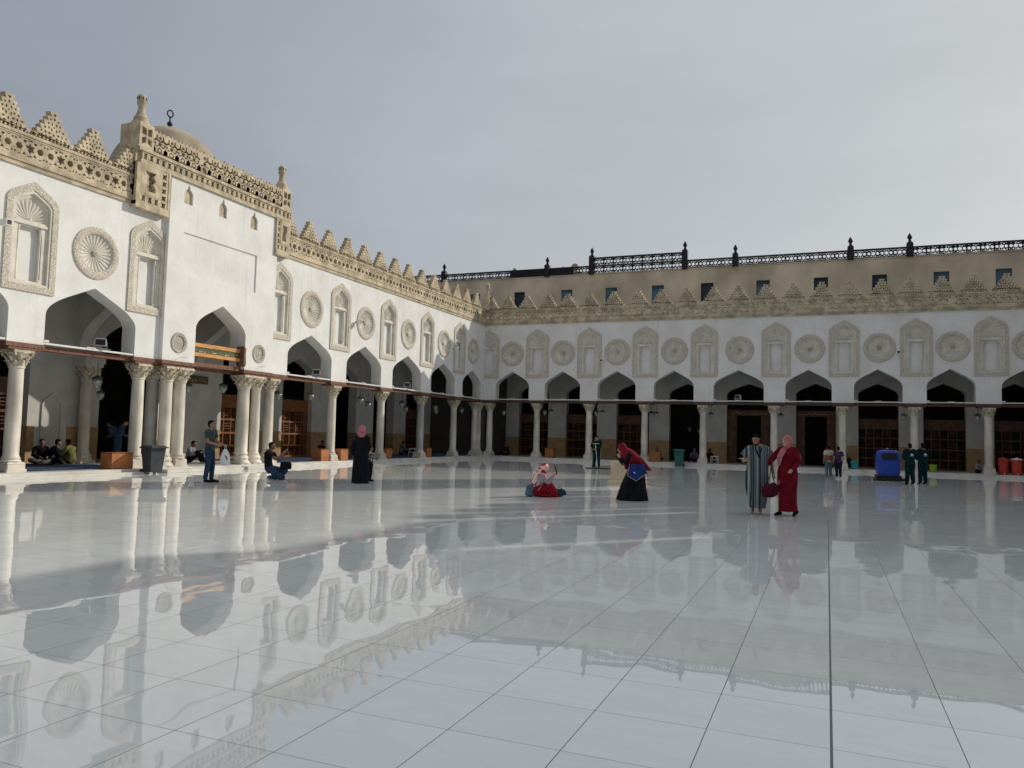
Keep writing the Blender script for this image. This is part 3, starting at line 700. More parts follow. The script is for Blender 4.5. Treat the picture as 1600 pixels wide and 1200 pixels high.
for a_, b_ in ((18.27, 18.86), (25.46, 26.06)):
    m = MB(); c_ = (a_ + b_) / 2
    m.plate(rect(a_, b_, 10.721, 11.56), [[(c_ - .2, 10.83), (c_ - .03, 10.9), (c_ - .03, 11.1), (c_ - .2, 11.05)], [(c_ + .2, 10.83), (c_ + .03, 10.9), (c_ + .03, 11.1), (c_ + .2, 11.05)], [(c_ - .2, 11.18), (c_ - .03, 11.15), (c_ - .03, 11.38), (c_ - .2, 11.44)], [(c_ + .2, 11.18), (c_ + .03, 11.15), (c_ + .03, 11.38), (c_ + .2, 11.44)]], YC - .03, YC + .10)
    m.box(a_, b_, YC + .101, YC + .85, 9.2, 11.56); m.build('corner_pier', STONE, pt)
    m = MB(); m.lathe(c_, YC + .30, [(.30, 11.561), (.30, 11.62), (.24, 11.63), (.23, 11.80), (.20, 11.82), (.13, 12.0), (.105, 12.18), (.15, 12.29), (.165, 12.33), (.12, 12.34), (.13, 12.37), (.155, 12.45), (.145, 12.54), (.09, 12.61), (.02, 12.64)], 12)
    f = m.build('finial', STONE, pt, smooth=35)
    m = MB()
    for k in range(8):
        a = 2 * pi * k / 8 + .3; m.ell((c_ + .142 * cos(a), YC + .30 + .142 * sin(a), 12.47), (.03, .03, .055), 6, 4)
    m.build('finial_shadow_bead', mat('finial_shadow_hole', (0.08, 0.07, 0.055), 0.9), f)  # solid dark beads stand in for the shade inside finial openings
# the crown was measured a little nearer: fit it to the wall plane
for o in list(COL.objects):
    if o.parent == pt and o.name.split('.')[0] in ('crown_frame', 'openwork_parapet', 'corner_pier', 'finial') or (o.parent and o.parent.parent == pt and o.name.startswith('finial_shadow_bead')):
        for v in o.data.vertices:
            v.co.x = 18.53 + (v.co.x - 18.27) * (26.43 - 18.53) / (26.06 - 18.27)
            if v.co.z > 10.2: v.co.z += .125 * min(1, (v.co.z - 10.2) / .1)
# upper body of the portal behind the crown
m = MB(); m.box(19.3, 25.7, YC + .86, 3.9, 8.96, 10.5); m.build('upper_block', STONE, pt)
for x, z in ((20.76, 4.53), (24.92, 4.58)):
    m = MB(); m.tube([(x - .15, PY - .006, z - .62), (x + .12, PY - .006, z - .50), (x + .42, PY - .006, z - .47)], .007, 4); m.build('cable', LAMPG, pt)
# board with gilt writing inside the arch
sg = thing('inscription_board', 'orange framed green board with gilt calligraphy fixed inside the entrance arch', 'sign', (-A + .02, 22.80, 4.17), radians(90))
m = MB(); m.box(-1.26, 1.16, -.05, .05, 0, .13); m.box(-1.26, 1.16, -.05, .05, .34, .48); m.build('rail', WOODL, sg)
m = MB(); m.box(-1.26, 1.16, -.02, .02, .131, .339); m.build('band', GREENB, sg)
m = MB(); squiggle(m, -1.2, 1.1, .155, .315, -.024, random.Random(5), .008); m.build('gilt_script', GOLD, sg)
m = MB(); m.plate([(1.17, -.10), (1.26, -.18), (1.30, -.05), (1.26, .3), (1.29, .52), (1.17, .60)], [], -.25, .12); m.build('end_bracket', BEAMW, sg)
pl = thing('gilt_plaque', 'dark framed plaque with faint gilt lettering high on the inner wall behind the portal', 'plaque', (-A - 3.97, 25.6, 3.45), radians(90))
m = MB(); m.box(-.95, .95, -.04, .02, 0, .34); m.build('plaque_board', mat('bronze_brown', (0.13, 0.09, 0.045), 0.5), pl)
m = MB(); squiggle(m, -.88, .88, .07, .27, -.045, random.Random(8), .012); m.build('gilt_script', GOLD, pl)

# ------------------------------------------------------------------ dome behind the portal
dm = thing('dome', 'low plastered dome with a dark ring finial behind the entrance crown', 'dome', (-27.4, 25.6, 8.9))
prof = [(2.45, 0), (2.45, 3.35)] + [(2.45 * cos(t), 3.35 + 2.62 * sin(t) + .13 * max(0, t - 1.1) ** 1.5) for t in [i * pi / 2 / 14 for i in range(1, 14)]] + [(.03, 6.14)]
m = MB(); m.lathe(0, 0, prof, 48); m.build('shell', DOMEM, dm, smooth=60)
ZF = -.36
m = MB(); m.lathe(0, 0, [(.04, 6.38), (.04, 6.48), (.12, 6.56), (.12, 6.64), (.04, 6.72), (.03, 6.86), (.05, 6.90), (.03, 6.94)], 12)
m.tube([(.12 * cos(2 * pi * i / 16 - pi / 2) * .38, .12 * cos(2 * pi * i / 16 - pi / 2), 7.08 + .155 * sin(2 * pi * i / 16 - pi / 2)) for i in range(17)], .032, 6)
m.build('ring_finial', IRON, dm, smooth=50, loc=(0, 0, ZF))

# ------------------------------------------------------------------ terrace building behind the far wing
TY = B + 10.0
tb = thing('terrace_building', 'plain beige building with small blue shuttered windows rising behind the far arcade', 'building', (0, TY, 0))
TW = [(-26.95, 1), (-23.0, 0), (-19.0, 2), (-15.4, 1), (-11.8, 2), (-8.17, 0), (-4.25, 1), (-.40, 0), (3.3, 0), (7.0, 1), (10.55, 1), (14.2, 1)]
m = MB(); m.plate(rect(-38, 13.5, 8.0, 14.2), [rect(x - .46, x + .46, 11.75, 13.1) for x, k in TW[:-1]], 0, .35)
m.box(-38, 13.5, -.05, .35, 14.201, 14.26); m.box(-38, 13.5, .351, 8, 8.0, 14.1)
for x in (-20.65, -16.98, -6.17, 1.5, 5.18):          # old rainwater chases
    m.box(x + .16, x + .185, -.02, 0, 12.0, 14.2)
m.build('wall', TERR, tb)
for x, k in TW[:-1]:
    m = MB()
    for a_, b_, c_, d_ in ((x - .459, x - .40, 11.751, 13.099), (x + .40, x + .459, 11.751, 13.099), (x - .40, x + .40, 13.04, 13.099), (x - .40, x + .40, 11.751, 11.81), (x - .03, x + .03, 11.81, 13.04), (x - .4, x + .4, 12.42, 12.46)): m.box(a_, b_, .16, .22, c_, d_)
    wf = m.build('window', DARKF if k == 0 else BLUEW, tb)
    m = MB(); m.box(x - .40, x - .03, .19, .21, 11.81, 13.04); m.box(x + .03, x + .40, .19, .21, 11.81, 13.04)
    m.build('pane', DARKF if k == 0 else BLUEW, wf)
rl = thing('pierced_railing', 'dark openwork railing with pointed posts along the roof of the beige building', 'railing', (0, TY, 14.26))
posts = [(-29.87, 0), (-20.66, 0), (-16.98, 1), (-9.80, 1), (-6.17, 0), (1.50, 0), (5.15, 0), (12.6, 0)]
prev = -38.0
for i, (x, tall) in enumerate(posts):
    a_, b_ = prev, x - .2; prev = x + .2
    m = MB(); two = tall and posts[i - 1][1]
    lattice_band(m, a_, b_, .03, .56, -.03, .03, period=.80); m.box(a_, b_, -.05, .05, .561, .64); m.box(a_, b_, -.05, .05, 0, .029)
    if two: lattice_band(m, a_, b_, .641, 1.17, -.03, .03, period=.80); m.box(a_, b_, -.05, .05, 1.171, 1.26)
    if i in (1,):       # boarded stretch
        m.box(-23.9, b_, .04, .06, .0, .6)
    if i == 2: m.box(a_, a_ + 2.0, .04, .06, 0, .6)
    m.build('panel', IRON, rl)
    h = 1.35 if tall else .85
    m = MB(); m.box(x - .2, x + .2, -.2, .2, -.06, h); m.box(x - .2, x + .2, -.2, .2, h + .001, h + .12, .45)
    p_ = m.build('post', IRON, rl)
    m = MB(); m.lathe(x, 0, [(.09, h + .12), (.10, h + .2), (.07, h + .24), (.15, h + .36), (.16, h + .44), (.10, h + .58), (.015, h + .72)], 10); m.build('finial', IRON, p_, smooth=40)
for x, y_, r_, lab in ((-18.8, 1.4, .30, 'larger grey satellite dish on the beige building roof'), (-19.85, 1.6, .14, 'small grey satellite dish left of the larger one on the roof'), (-23.95, 1.2, .17, 'dark satellite dish above the plain stretch of roof railing')):
    d = thing('satellite_dish', lab, 'satellite dish', (x, TY + y_, 14.26 + .55), 0, 'satellite dishes on the roof')
    m = MB(); rot = Matrix.Rotation(radians(-25), 4, 'X')
    m.lathe(0, 0, [(r_, -.10), (r_ * .8, -.03), (r_ * .4, .01), (.01, .02)], 20, ax='y', cap=False); m.build('dish', LAMPG, d, smooth=60, loc=(0, 0, .35), solid=.01)
    m = MB(); m.tube([(0, .03, -.6), (0, .03, .33)], .03, 6); m.build('mast', LAMPG, d)
    m = MB(); m.tube([(0, 0, .1), (0, -.3, .3)], .012, 5); m.ell((0, -.32, .32), (.04, .05, .04), 6, 4); m.build('feed_arm', LAMPG, d)
m = MB(); m.box(-.9, .9, -.4, .4, 0, .12); m.box(-2.6, -.9, -.3, .3, 0, .05)
o = m.build('roof_shed', LAMPG, None, loc=(-19.6, TY + 2.2, 14.95)); tag(o, 'low grey sheet roof peeping above the railing beside the satellite dishes', 'roof')
m = MB(); m.box(-.8, .8, -.3, .3, -.9, -.001); m.build('wall', TERR, o)

# ------------------------------------------------------------------ east side (outside the frame): wing and minaret with their long shadows, and a tall block added to shade the floor
ew = thing('arcade_building', 'white arcade wing closing the right hand side of the courtyard', 'arcade', (13.62, B, 0), radians(-90))
m = MB(); out = [(0, Z_WB)]
ea = [(1.4 + 3.6 * i, 3.9 + 3.6 * i) for i in range(12)]
for l, r in ea: out += arch((l + r) / 2, 1.25, Z_WB, 4.8, 5.77)
m.plate(out + [(48, Z_WB), (48, Z_WT), (0, Z_WT)], [], 0, .6); m.build('wall', PLASTER, ew)
m = MB(); m.box(0, 48, -.06, .5, Z_WT, 9.2); m.box(0, 48, -.06, .12, 9.2, 9.88); m.build('cornice', STONE, ew)
for i in range(12): column(ew, .85 + 3.6 * i)
m = MB(); m.box(0, 48, 3.9, 4.2, 0, 9.0); m.build('inner_wall', PLASTER, ew)
tk = thing('shadow_caster_block', 'high unseen block added beyond the right hand wing to shade the floor', 'building', (14.2, 0, 0))
m = MB()
m.box(.7, 8, -30, 47.0, 0, 12.4); m.box(4.3, 12, 47.0, 66, 0, 19.2)
crest = [(-30, 0), (47.0, 0), (47.0, 13.6)]
for y_ in (46.4, 45.0, 43.3, 41.3, 39.9, 38.4): crest += [(y_ + .62, 13.6), (y_ + .62, 17.3), (y_, 17.3), (y_, 13.6)]
crest += [(37.4, 13.6), (37.4, 16.9), (33.4, 16.9), (33.4, 17.7), (-30, 17.7)]
m.plate(crest, [rect(32.2, 33.1, 12.9, 15.8), rect(36.3, 36.95, 13.7, 16.4), rect(35.2, 35.5, 14.6, 16.2), rect(34.1, 34.3, 14.9, 16.0)], -.6, -.01)  # turret gaps and slots shaped to throw sun streaks on the floor
m.v = [(-y, x, z) if len(m.v) and k_ >= 16 else (x, y, z) for k_, (x, y, z) in enumerate(m.v)]
m.build('wall', TERR, tk)
mn = thing('minaret', 'tall square stone minaret whose shadow crosses the courtyard', 'minaret', (23.4, 63.3, 0))
m = MB(); m.box(-2.6, 2.6, -2.6, 2.6, 0, 22); m.build('shaft', TERR, mn)
m = MB(); m.lathe(0, 0, [(2.1, 22), (2.05, 29), (2.6, 29.3), (2.6, 30.3), (1.5, 30.3), (1.4, 33.2), (1.9, 33.4), (1.2, 34.3), (.3, 36)], 12); m.build('upper_stages', TERR, mn)

# ------------------------------------------------------------------ corner finial where the wings meet
cf = thing('corner_finial', 'small stone finial on a block where the two arcade parapets meet', 'finial', (-A + .12, B - .15, 9.886))
m = MB(); m.box(-.22, .22, -.22, .22, 0, .75); m.build('block', STONE, cf)
m = MB(); m.lathe(0, 0, [(.19, .751), (.14, .95), (.10, 1.2), (.09, 1.35), (.17, 1.45), (.18, 1.5), (.12, 1.52), (.15, 1.6), (.17, 1.7), (.14, 1.8), (.05, 1.88)], 12); m.build('pinnacle', STONE, cf, smooth=35)

# ------------------------------------------------------------------ hanging lanterns
def make_lantern(label, loc, s=1.0, chain=.45):
    t = thing('hanging_lantern', label, 'lantern', loc, 0, 'lanterns hanging under the arcades')
    m = MB(); m.lathe(0, 0, [(.03, -.23 * s), (.075 * s, -.22 * s), (.07 * s, -.17 * s), (.12 * s, -.12 * s), (.165 * s, -.02 * s), (.16 * s, .04 * s), (.12 * s, .08 * s)], 16); m.build('bowl', LANT, t, smooth=60)
    m = MB(); m.lathe(0, 0, [(.125 * s, .081 * s), (.185 * s, .09 * s), (.19 * s, .13 * s), (.14 * s, .17 * s), (.06 * s, .20 * s), (.02, .24 * s)], 16); m.build('collar', LANTM, t, smooth=50)
    m = MB(); m.tube([(0, 0, .22 * s), (0, 0, chain + .2)], .012, 5); m.build('chain', LANTM, t)
ordw = ['first', 'second', 'third', 'fourth', 'fifth', 'sixth', 'seventh', 'eighth', 'ninth']
for yy, zz, dx, lab in ((18.94, 3.02, 1.5, 'pale green lantern beside the second row pier left of the entrance columns'), (19.85, 2.62, 2.4, 'small lantern hanging low in the dark doorway left of the entrance'),
        (22.95, 3.08, 1.5, 'lantern just right of the left pair of entrance columns'), (24.85, 3.2, 1.5, 'lantern just left of the right group of entrance columns'),
        (28.3, 3.1, 1.5, 'dark lantern beside the column nearest right of the entrance'), (30.66, 3.2, 1.5, 'pale lantern left of the column with the orange boxes'),
        (34.95, 3.22, 1.5, 'pale lantern left of the grey veined column in the left arcade'), (36.3, 3.05, 1.9, 'lantern right behind the woman in black, high up'),
        (39.25, 3.2, 1.5, 'lantern left of the shaded fourth column after the entrance'), (40.4, 2.98, 1.9, 'dim lantern deep behind the shaded fourth column after the entrance'),
        (43.4, 3.2, 1.5, 'lantern left of the last single column before the corner'), (44.3, 3.02, 1.9, 'small dim lantern beside the last single column before the corner'), (46.6, 3.15, 1.2, 'lantern next to the twin corner columns')):
    make_lantern(lab, (-A - dx, yy, zz), .95 if dx < 2 else .75)
for x, z, dy, lab in ((-17.45, 3.16, 1.2, 'lantern touching the first column of the far arcade'), (-17.0, 3.15, 1.2, 'lantern a little right of the first column of the far arcade'),
        (-13.9, 3.15, 1.2, 'lantern touching the column behind the cleaner'), (-13.5, 3.15, 1.2, 'lantern a little right of the column behind the cleaner'),
        (-10.3, 3.12, 1.2, 'left one of the paired lanterns right of the third far column'), (-9.98, 3.1, 1.2, 'right one of the paired lanterns right of the third far column'),
        (-6.6, 3.1, 1.2, 'lantern right of the column beside the green bin'), (-2.55, 3.1, 1.2, 'lantern right of the column between the two open doorways'),
        (4.0, 3.15, 1.2, 'lantern left of the column behind the two workers'), (7.6, 3.2, 1.2, 'lantern left of the column beside the red coolers'),
        (-20.4, 3.1, 1.2, 'lantern right of the twin corner columns in the far arcade'),
        (-8.75, 2.3, 6.5, 'glinting lantern inside the dark hall, left one above the green bin'), (-8.1, 2.2, 6.5, 'glinting lantern inside the dark hall, right one above the green bin')):
    make_lantern(lab, (x, B + dy, z), .9)

# ------------------------------------------------------------------ lamps, boxes and cameras on the walls
def floodlight(label, loc, rz):
    t = thing('floodlight', label, 'floodlight', loc, rz, 'floodlights on the tie beams')
    m = MB(); m.bbox(-.17, .17, -.07, .07, .06, .30, .02); m.build('housing', LAMPG, t)
    m = MB(); m.box(-.14, .14, -.085, -.071, .09, .27); m.build('glass', BLACK, t)
    m = MB(); m.box(-.2, -.18, -.03, .03, 0, .2); m.box(.18, .2, -.03, .03, 0, .2); m.box(-.2, .2, -.03, .03, -.02, 0); m.box(-.1, .3, .0, .05, -.04, -.021); m.build('bracket', LAMPG, t)
floodlight('grey floodlight on the tie beam of the widest near arch', (-A - .02, 17.75, 4.01), radians(50))
floodlight('grey floodlight on the tie beam of the first arch after the entrance', (-A - .02, 29.0, 4.01), radians(50))
floodlight('grey floodlight on the tie beam of the third arch after the entrance', (-A - .02, 37.2, 4.01), radians(50))
floodlight('small floodlight on the tie beam above the striped robe man', (-4.9, B + .05, 4.0), radians(-20))
def wallbox(label, loc, rz):
    t = thing('security_camera', label, 'security camera', loc, rz, 'camera boxes on the walls')
    m = MB(); m.box(-.03, .03, -.14, 0, -.03, .03); m.box(-.05, .05, -.02, 0, -.05, .05); m.build('bracket', LAMPG, t)
    m = MB(); m.bbox(-.10, .10, -.42, -.14, -.10, .08, .015); m.build('housing', TUBEW, t)
    m = MB(); m.box(-.06, .06, -.428, -.421, -.07, .05); m.build('lens', BLACK, t)
wallbox('camera box beside the second roundel right of the entrance', (-A, 31.98, 6.9), radians(90))
wallbox('camera box beside the roundel at the shadow edge near the corner', (-A, 42.67, 6.78), radians(90))
wallbox('camera box left of the large niche at the left edge', (-A, 14.27, 7.12), radians(90))
wallbox('camera box beside the third niche of the shaded far wall', (-13.2, B, 6.42), 0)
wallbox('camera box between roundel and niche above the two workers', (3.63, B, 6.68), 0)

# ------------------------------------------------------------------ things standing about
tag(MB().box(-A - 3.9, -A - .12, 6, 19.9, STEP + .001, STEP + .02).box(-A - 3.9, -A - .12, 25.9, 46, STEP + .001, STEP + .02).build('carpet', CARPET), 'long dark blue carpet on the floor of the left arcade', 'carpet')
ORBOX = mat('orange_lacquered_wood', (0.40, 0.155, 0.055), 0.5, 0.12, 2.5)
def shoe_box(label, loc, rz, w=.78, d=.36, h=.52):
    t = thing('shoe_box', label, 'wooden box', loc, rz, 'orange wooden boxes beside the columns')
    m = MB(); m.box(-w / 2, w / 2, -d / 2, d / 2, 0, h); m.build('case', ORBOX, t)
    m = MB(); m.box(-w / 2 - .012, w / 2 + .012, -d / 2 - .012, d / 2 + .012, h + .001, h + .03); m.box(-w / 2 - .006, w / 2 + .006, -d / 2 - .006, d / 2 + .006, -.0, .03); m.build('trim', WOODO, t)
shoe_box('orange wooden box in front of the doorway left of the entrance', (-A - .02, 18.62, STEP), radians(90), .80, .5, .50)
shoe_box('orange wooden box left of the second column after the entrance', (-A - .35, 30.05, STEP), radians(90), .60, .5, .52)
shoe_box('orange wooden box right of the second column after the entrance', (-A - .15, 31.35, STEP), radians(90), .60, .45, .52)
shoe_box('shaded wooden box right of the third column after the entrance', (-A - .4, 35.85, STEP), radians(90), .6, .45, .5)
shoe_box('shaded wooden box right of the fourth column after the entrance', (-A - .4, 40.3, STEP), radians(90), .6, .45, .5)
shoe_box('wooden box in the far arcade near the first column', (-16.9, B + .9, STEP), 0, .6, .4, .6)
shoe_box('wooden box in front of a sitting person in the far arcade', (-9.95, B + .7, STEP), 0, .72, .4, .6)
def wheelie_bin(label, loc, rz, col, s=1.0):
    t = thing('wheelie_bin', label, 'bin', loc, rz)
    m = MB(); m.loft([(0.06 * s, 0, 0, .24 * s, .25 * s, 0), (.85 * s, 0, 0, .31 * s, .33 * s, 0)], 4); 
    v = []
    for x, y, z in m.v: v.append(((x - y) * .82, (x + y) * .82, z))
    m.v = v; m.build('body', col, t)
    m = MB(); m.box(-.31 * s, .31 * s, -.36 * s, .32 * s, .852 * s, .89 * s); m.box(-.29 * s, .29 * s, -.33 * s, .30 * s, .891 * s, .94 * s, .8); m.tube([(-.22 * s, .37 * s, .84 * s), (.22 * s, .37 * s, .84 * s)], .018, 6); m.build('lid', col, t)
    for sx in (-1, 1):
        m = MB(); m.tube([(sx * .20 * s, .24 * s, .075 * s), (sx * .26 * s, .24 * s, .075 * s)], .075 * s, 12, caps=False); m.build('wheel', BLACK, t)
wheelie_bin('dark grey wheeled bin standing before the left entrance columns', (-20.62, 19.35, 0), radians(80), mat('bin_grey', (0.045, 0.055, 0.065), 0.5), 1.0)
wheelie_bin('dark green wheeled bin at the edge of the far arcade', (-8.15, 46.55, 0), 0, mat('bin_green', (0.025, 0.13, 0.12), 0.5), 1.05)
pd = thing('stone_pedestal', 'low beige stone block with a flared foot standing behind the bending woman', 'pedestal', (-6.35, 26.4, 0), radians(8))
m = MB(); m.bbox(-.56, .56, -.45, .45, .16, .78, .015); m.build('block', mat('warm_limestone', (0.60, 0.47, 0.31), 0.7, 0.08, 3), pd)
m = MB(); m.box(-.66, .66, -.55, .55, 0, .08); m.box(-.66, .66, -.55, .55, .081, .159, .86); m.build('foot', mat('warm_limestone', (0.6, .47, .31)), pd)
def bucket(label, loc, col, s=1.0):
    t = thing('bucket', label, 'bucket', loc, 0)
    m = MB(); m.lathe(0, 0, [(.13 * s, 0), (.19 * s, .36 * s), (.20 * s, .37 * s), (.20 * s, .39 * s), (.18 * s, .39 * s), (.12 * s, .03 * s)], 20, cap=True); m.build('body', col, t, smooth=50)
    m = MB(); m.tube([(.19 * s * cos(pi * i / 8), .08 * s * sin(pi * i / 8), .37 * s + .0 * i) for i in range(9)], .006, 5); m.build('handle', LAMPG, t)
bucket('turquoise bucket beside a person sitting at the far wall', (1.42, B + .35, STEP), mat('turquoise_plastic', (0.03, 0.38, 0.45), 0.4), 1.15)
bucket('lime green bucket right of the two workers', (5.3, B + .1, STEP), mat('lime_plastic', (0.26, 0.45, 0.03), 0.4), 1.05)
CRED = mat('cooler_red', (0.50, 0.055, 0.03), 0.5, 0.16, 5)
for i, (x, y, lab) in enumerate(((8.62, B + .35, 'red drink cooler next to the column at the right'), (9.18, B + .12, 'middle red drink cooler of the row of three'), (9.72, B + .1, 'rightmost red drink cooler, at the edge of the picture'))):
    t = thing('drink_cooler', lab, 'cooler', (x, y, STEP), 0, 'red drink coolers')
    m = MB(); m.lathe(0, 0, [(.21, 0), (.225, .03), (.235, .35), (.25, .78), (.255, .80)], 24); m.build('body', CRED, t, smooth=50)
    m = MB(); m.lathe(0, 0, [(.26, .801), (.262, .84), (.24, .86), (.08, .88), (.03, .92)], 24); m.build('lid', TUBEW if i == 1 else CRED, t, smooth=50)
    m = MB(); m.tube([(0, -.22, .08), (0, -.29, .08), (0, -.29, .04)], .018, 6); m.build('tap', TUBEW, t)
    if i == 0:
        m = MB(); m.tube([(.26, 0, .78), (.30, 0, .8), (.30, 0, .72)], .012, 5); m.build('handle', TUBEW, t)
def stool(label, loc):
    t = thing('plastic_stool', label, 'stool', loc, radians(20))
    m = MB(); m.bbox(-.20, .20, -.20, .20, .40, .45, .02); m.build('seat', TUBEW, t)
    for sx in (-1, 1):
        for sy in (-1, 1):
            m = MB(); m.tube([(sx * .17, sy * .17, .40), (sx * .20, sy * .20, .01)], .02, 6); m.build('leg', TUBEW, t)
    m = MB(); m.box(-.18, .18, -.19, -.17, .2, .23); m.box(-.18, .18, .17, .19, .2, .23); m.build('stretcher', TUBEW, t)
stool('white plastic stool beside the person sitting near the shaded column', (-23.4, 41.6, STEP))
stool('white plastic stool right of the column by the green bin', (-6.4, B + 1.3, STEP))
# ride-on scrubber
BLU = mat('scrubber_blue_plastic', (0.022, 0.065, 0.40), 0.42, 0.14, 4, 0.2, 20)
sb = thing('floor_scrubber', 'blue floor scrubbing machine with a dark window, seen from behind', 'scrubbing machine', (2.50, 38.4, 0), radians(4))
m = MB()
rings = [(.24, .42, .50), (.40, .47, .52), (.80, .475, .52), (1.12, .465, .50), (1.26, .43, .47), (1.33, .35, .40), (1.35, .26, .30)]
n_ = 32; grid = []
for z, rx, ry in rings:
    grid.append([(math.copysign(abs(cos(2 * pi * i / n_)) ** .35, cos(2 * pi * i / n_)) * rx, math.copysign(abs(sin(2 * pi * i / n_)) ** .35, sin(2 * pi * i / n_)) * ry, z) for i in range(n_)])
m.sheet(grid, closed=True); m.f.append(tuple(6 * n_ + i for i in range(n_))); m.build('tank', BLU, sb, smooth=45)
m = MB(); m.plate([(-.25, .92), (-.31, .98), (-.31, 1.18), (-.27, 1.22), (.27, 1.22), (.31, 1.18), (.31, .98), (.25, .92)], [], -.535, -.45); m.build('rear_window', BLACK, sb)
m = MB(); m.bbox(-.48, .48, -.52, .55, .10, .24, .02); m.build('chassis', BLACK, sb)
m = MB(); m.box(-.72, .72, -.78, -.70, .01, .07); m.box(-.60, .60, -.74, -.66, .071, .12); m.tube([(-.3, -.70, .1), (-.2, -.5, .2)], .025, 6); m.tube([(.3, -.70, .1), (.2, -.5, .2)], .025, 6); m.build('squeegee', BLACK, sb)
for sx in (-1, 1):
    m = MB(); m.tube([(sx * .40, -.3, .12), (sx * .50, -.3, .12)], .12, 16, caps=False); m.build('wheel', BLACK, sb)
    m = MB(); m.tube([(sx * .71, -.74, .05), (sx * .75, -.74, .05)], .05, 12, caps=False); m.build('guide_roller', LAMPG, sb)

# ------------------------------------------------------------------ people
SKIN = mat('skin_tan', (0.36, 0.20, 0.13), 0.6, 0.08, 8); SKIND = mat('skin_brown', (0.22, 0.12, 0.075), 0.6, 0.08, 8)
SKINL = mat('skin_light', (0.50, 0.31, 0.22), 0.6, 0.06, 8)
HAIR = mat('dark_hair', (0.014, 0.011, 0.010), 0.95, 0.2, 40, 0.5, 120, spec=0.05); EYE = mat('dark_eye', (0.02, 0.015, 0.012), 0.3)
def cloth(n, c, v=.16, s=7, **k): return mat('cloth_' + n, c, 0.92, v, s, 0.9, 13, spec=.08, bdist=.035, **k)
class V(Vector): pass
def base_pose():
    J = dict(pel=(0, 0, .95), mid=(0, 0, 1.17), chest=(0, -.01, 1.38), neck=(0, .0, 1.48), head=(0, .02, 1.62))
    for s, n in ((-1, 'L'), (1, 'R')):
        J.update({'sh' + n: (s * .18, -.01, 1.40), 'el' + n: (s * .24, -.04, 1.12), 'wr' + n: (s * .24, .06, .88), 'hip' + n: (s * .09, 0, .92), 'kn' + n: (s * .10, .02, .50), 'an' + n: (s * .10, -.02, .09), 'toe' + n: (s * .12, .14, .035)})
    return J
def hand(mb, w, d, nrm, side, curl=.5, k=1.0):
    """palm from wrist w along d, palm facing nrm, thumb on side +-1"""
    w, d, nrm = Vector(w), Vector(d).normalized(), Vector(nrm); nrm = (nrm - d * nrm.dot(d)).normalized(); lat = d.cross(nrm).normalized() * side
    mb.tube([w, w + d * .04 * k, w + d * .085 * k], [.024 * k, .036 * k, .034 * k], 8, .48, side=lat)
    for i, (o, L) in enumerate(((.028, .068), (.010, .078), (-.009, .072), (-.027, .056))):
        p0 = w + d * .082 * k + lat * o * k; a = curl * (1 + .12 * i)
        p1 = p0 + (d * cos(a * .5) + nrm * sin(a * .5)) * L * .5 * k; p2 = p1 + (d * cos(a * 1.5) + nrm * sin(a * 1.5)) * L * .5 * k
        mb.tube([p0 - d * .02 * k, p0, p1, p2], [.0095 * k, .0098 * k, .009 * k, .008 * k], 6)
    q = w + d * .03 * k + lat * .028 * k
    mb.tube([q - lat * .01, q, q + (d * .7 + lat * .6 + nrm * .35).normalized() * .032 * k, q + (d * .95 + lat * .3 + nrm * .5).normalized() * .062 * k], [.012 * k, .012 * k, .011 * k, .009 * k], 6)
def headmat(fd, tilt=0):
    f = Vector(fd).normalized(); r = f.cross(Vector((0, 0, 1))).normalized(); u = r.cross(f)
    return Matrix((r, f, u)).transposed()
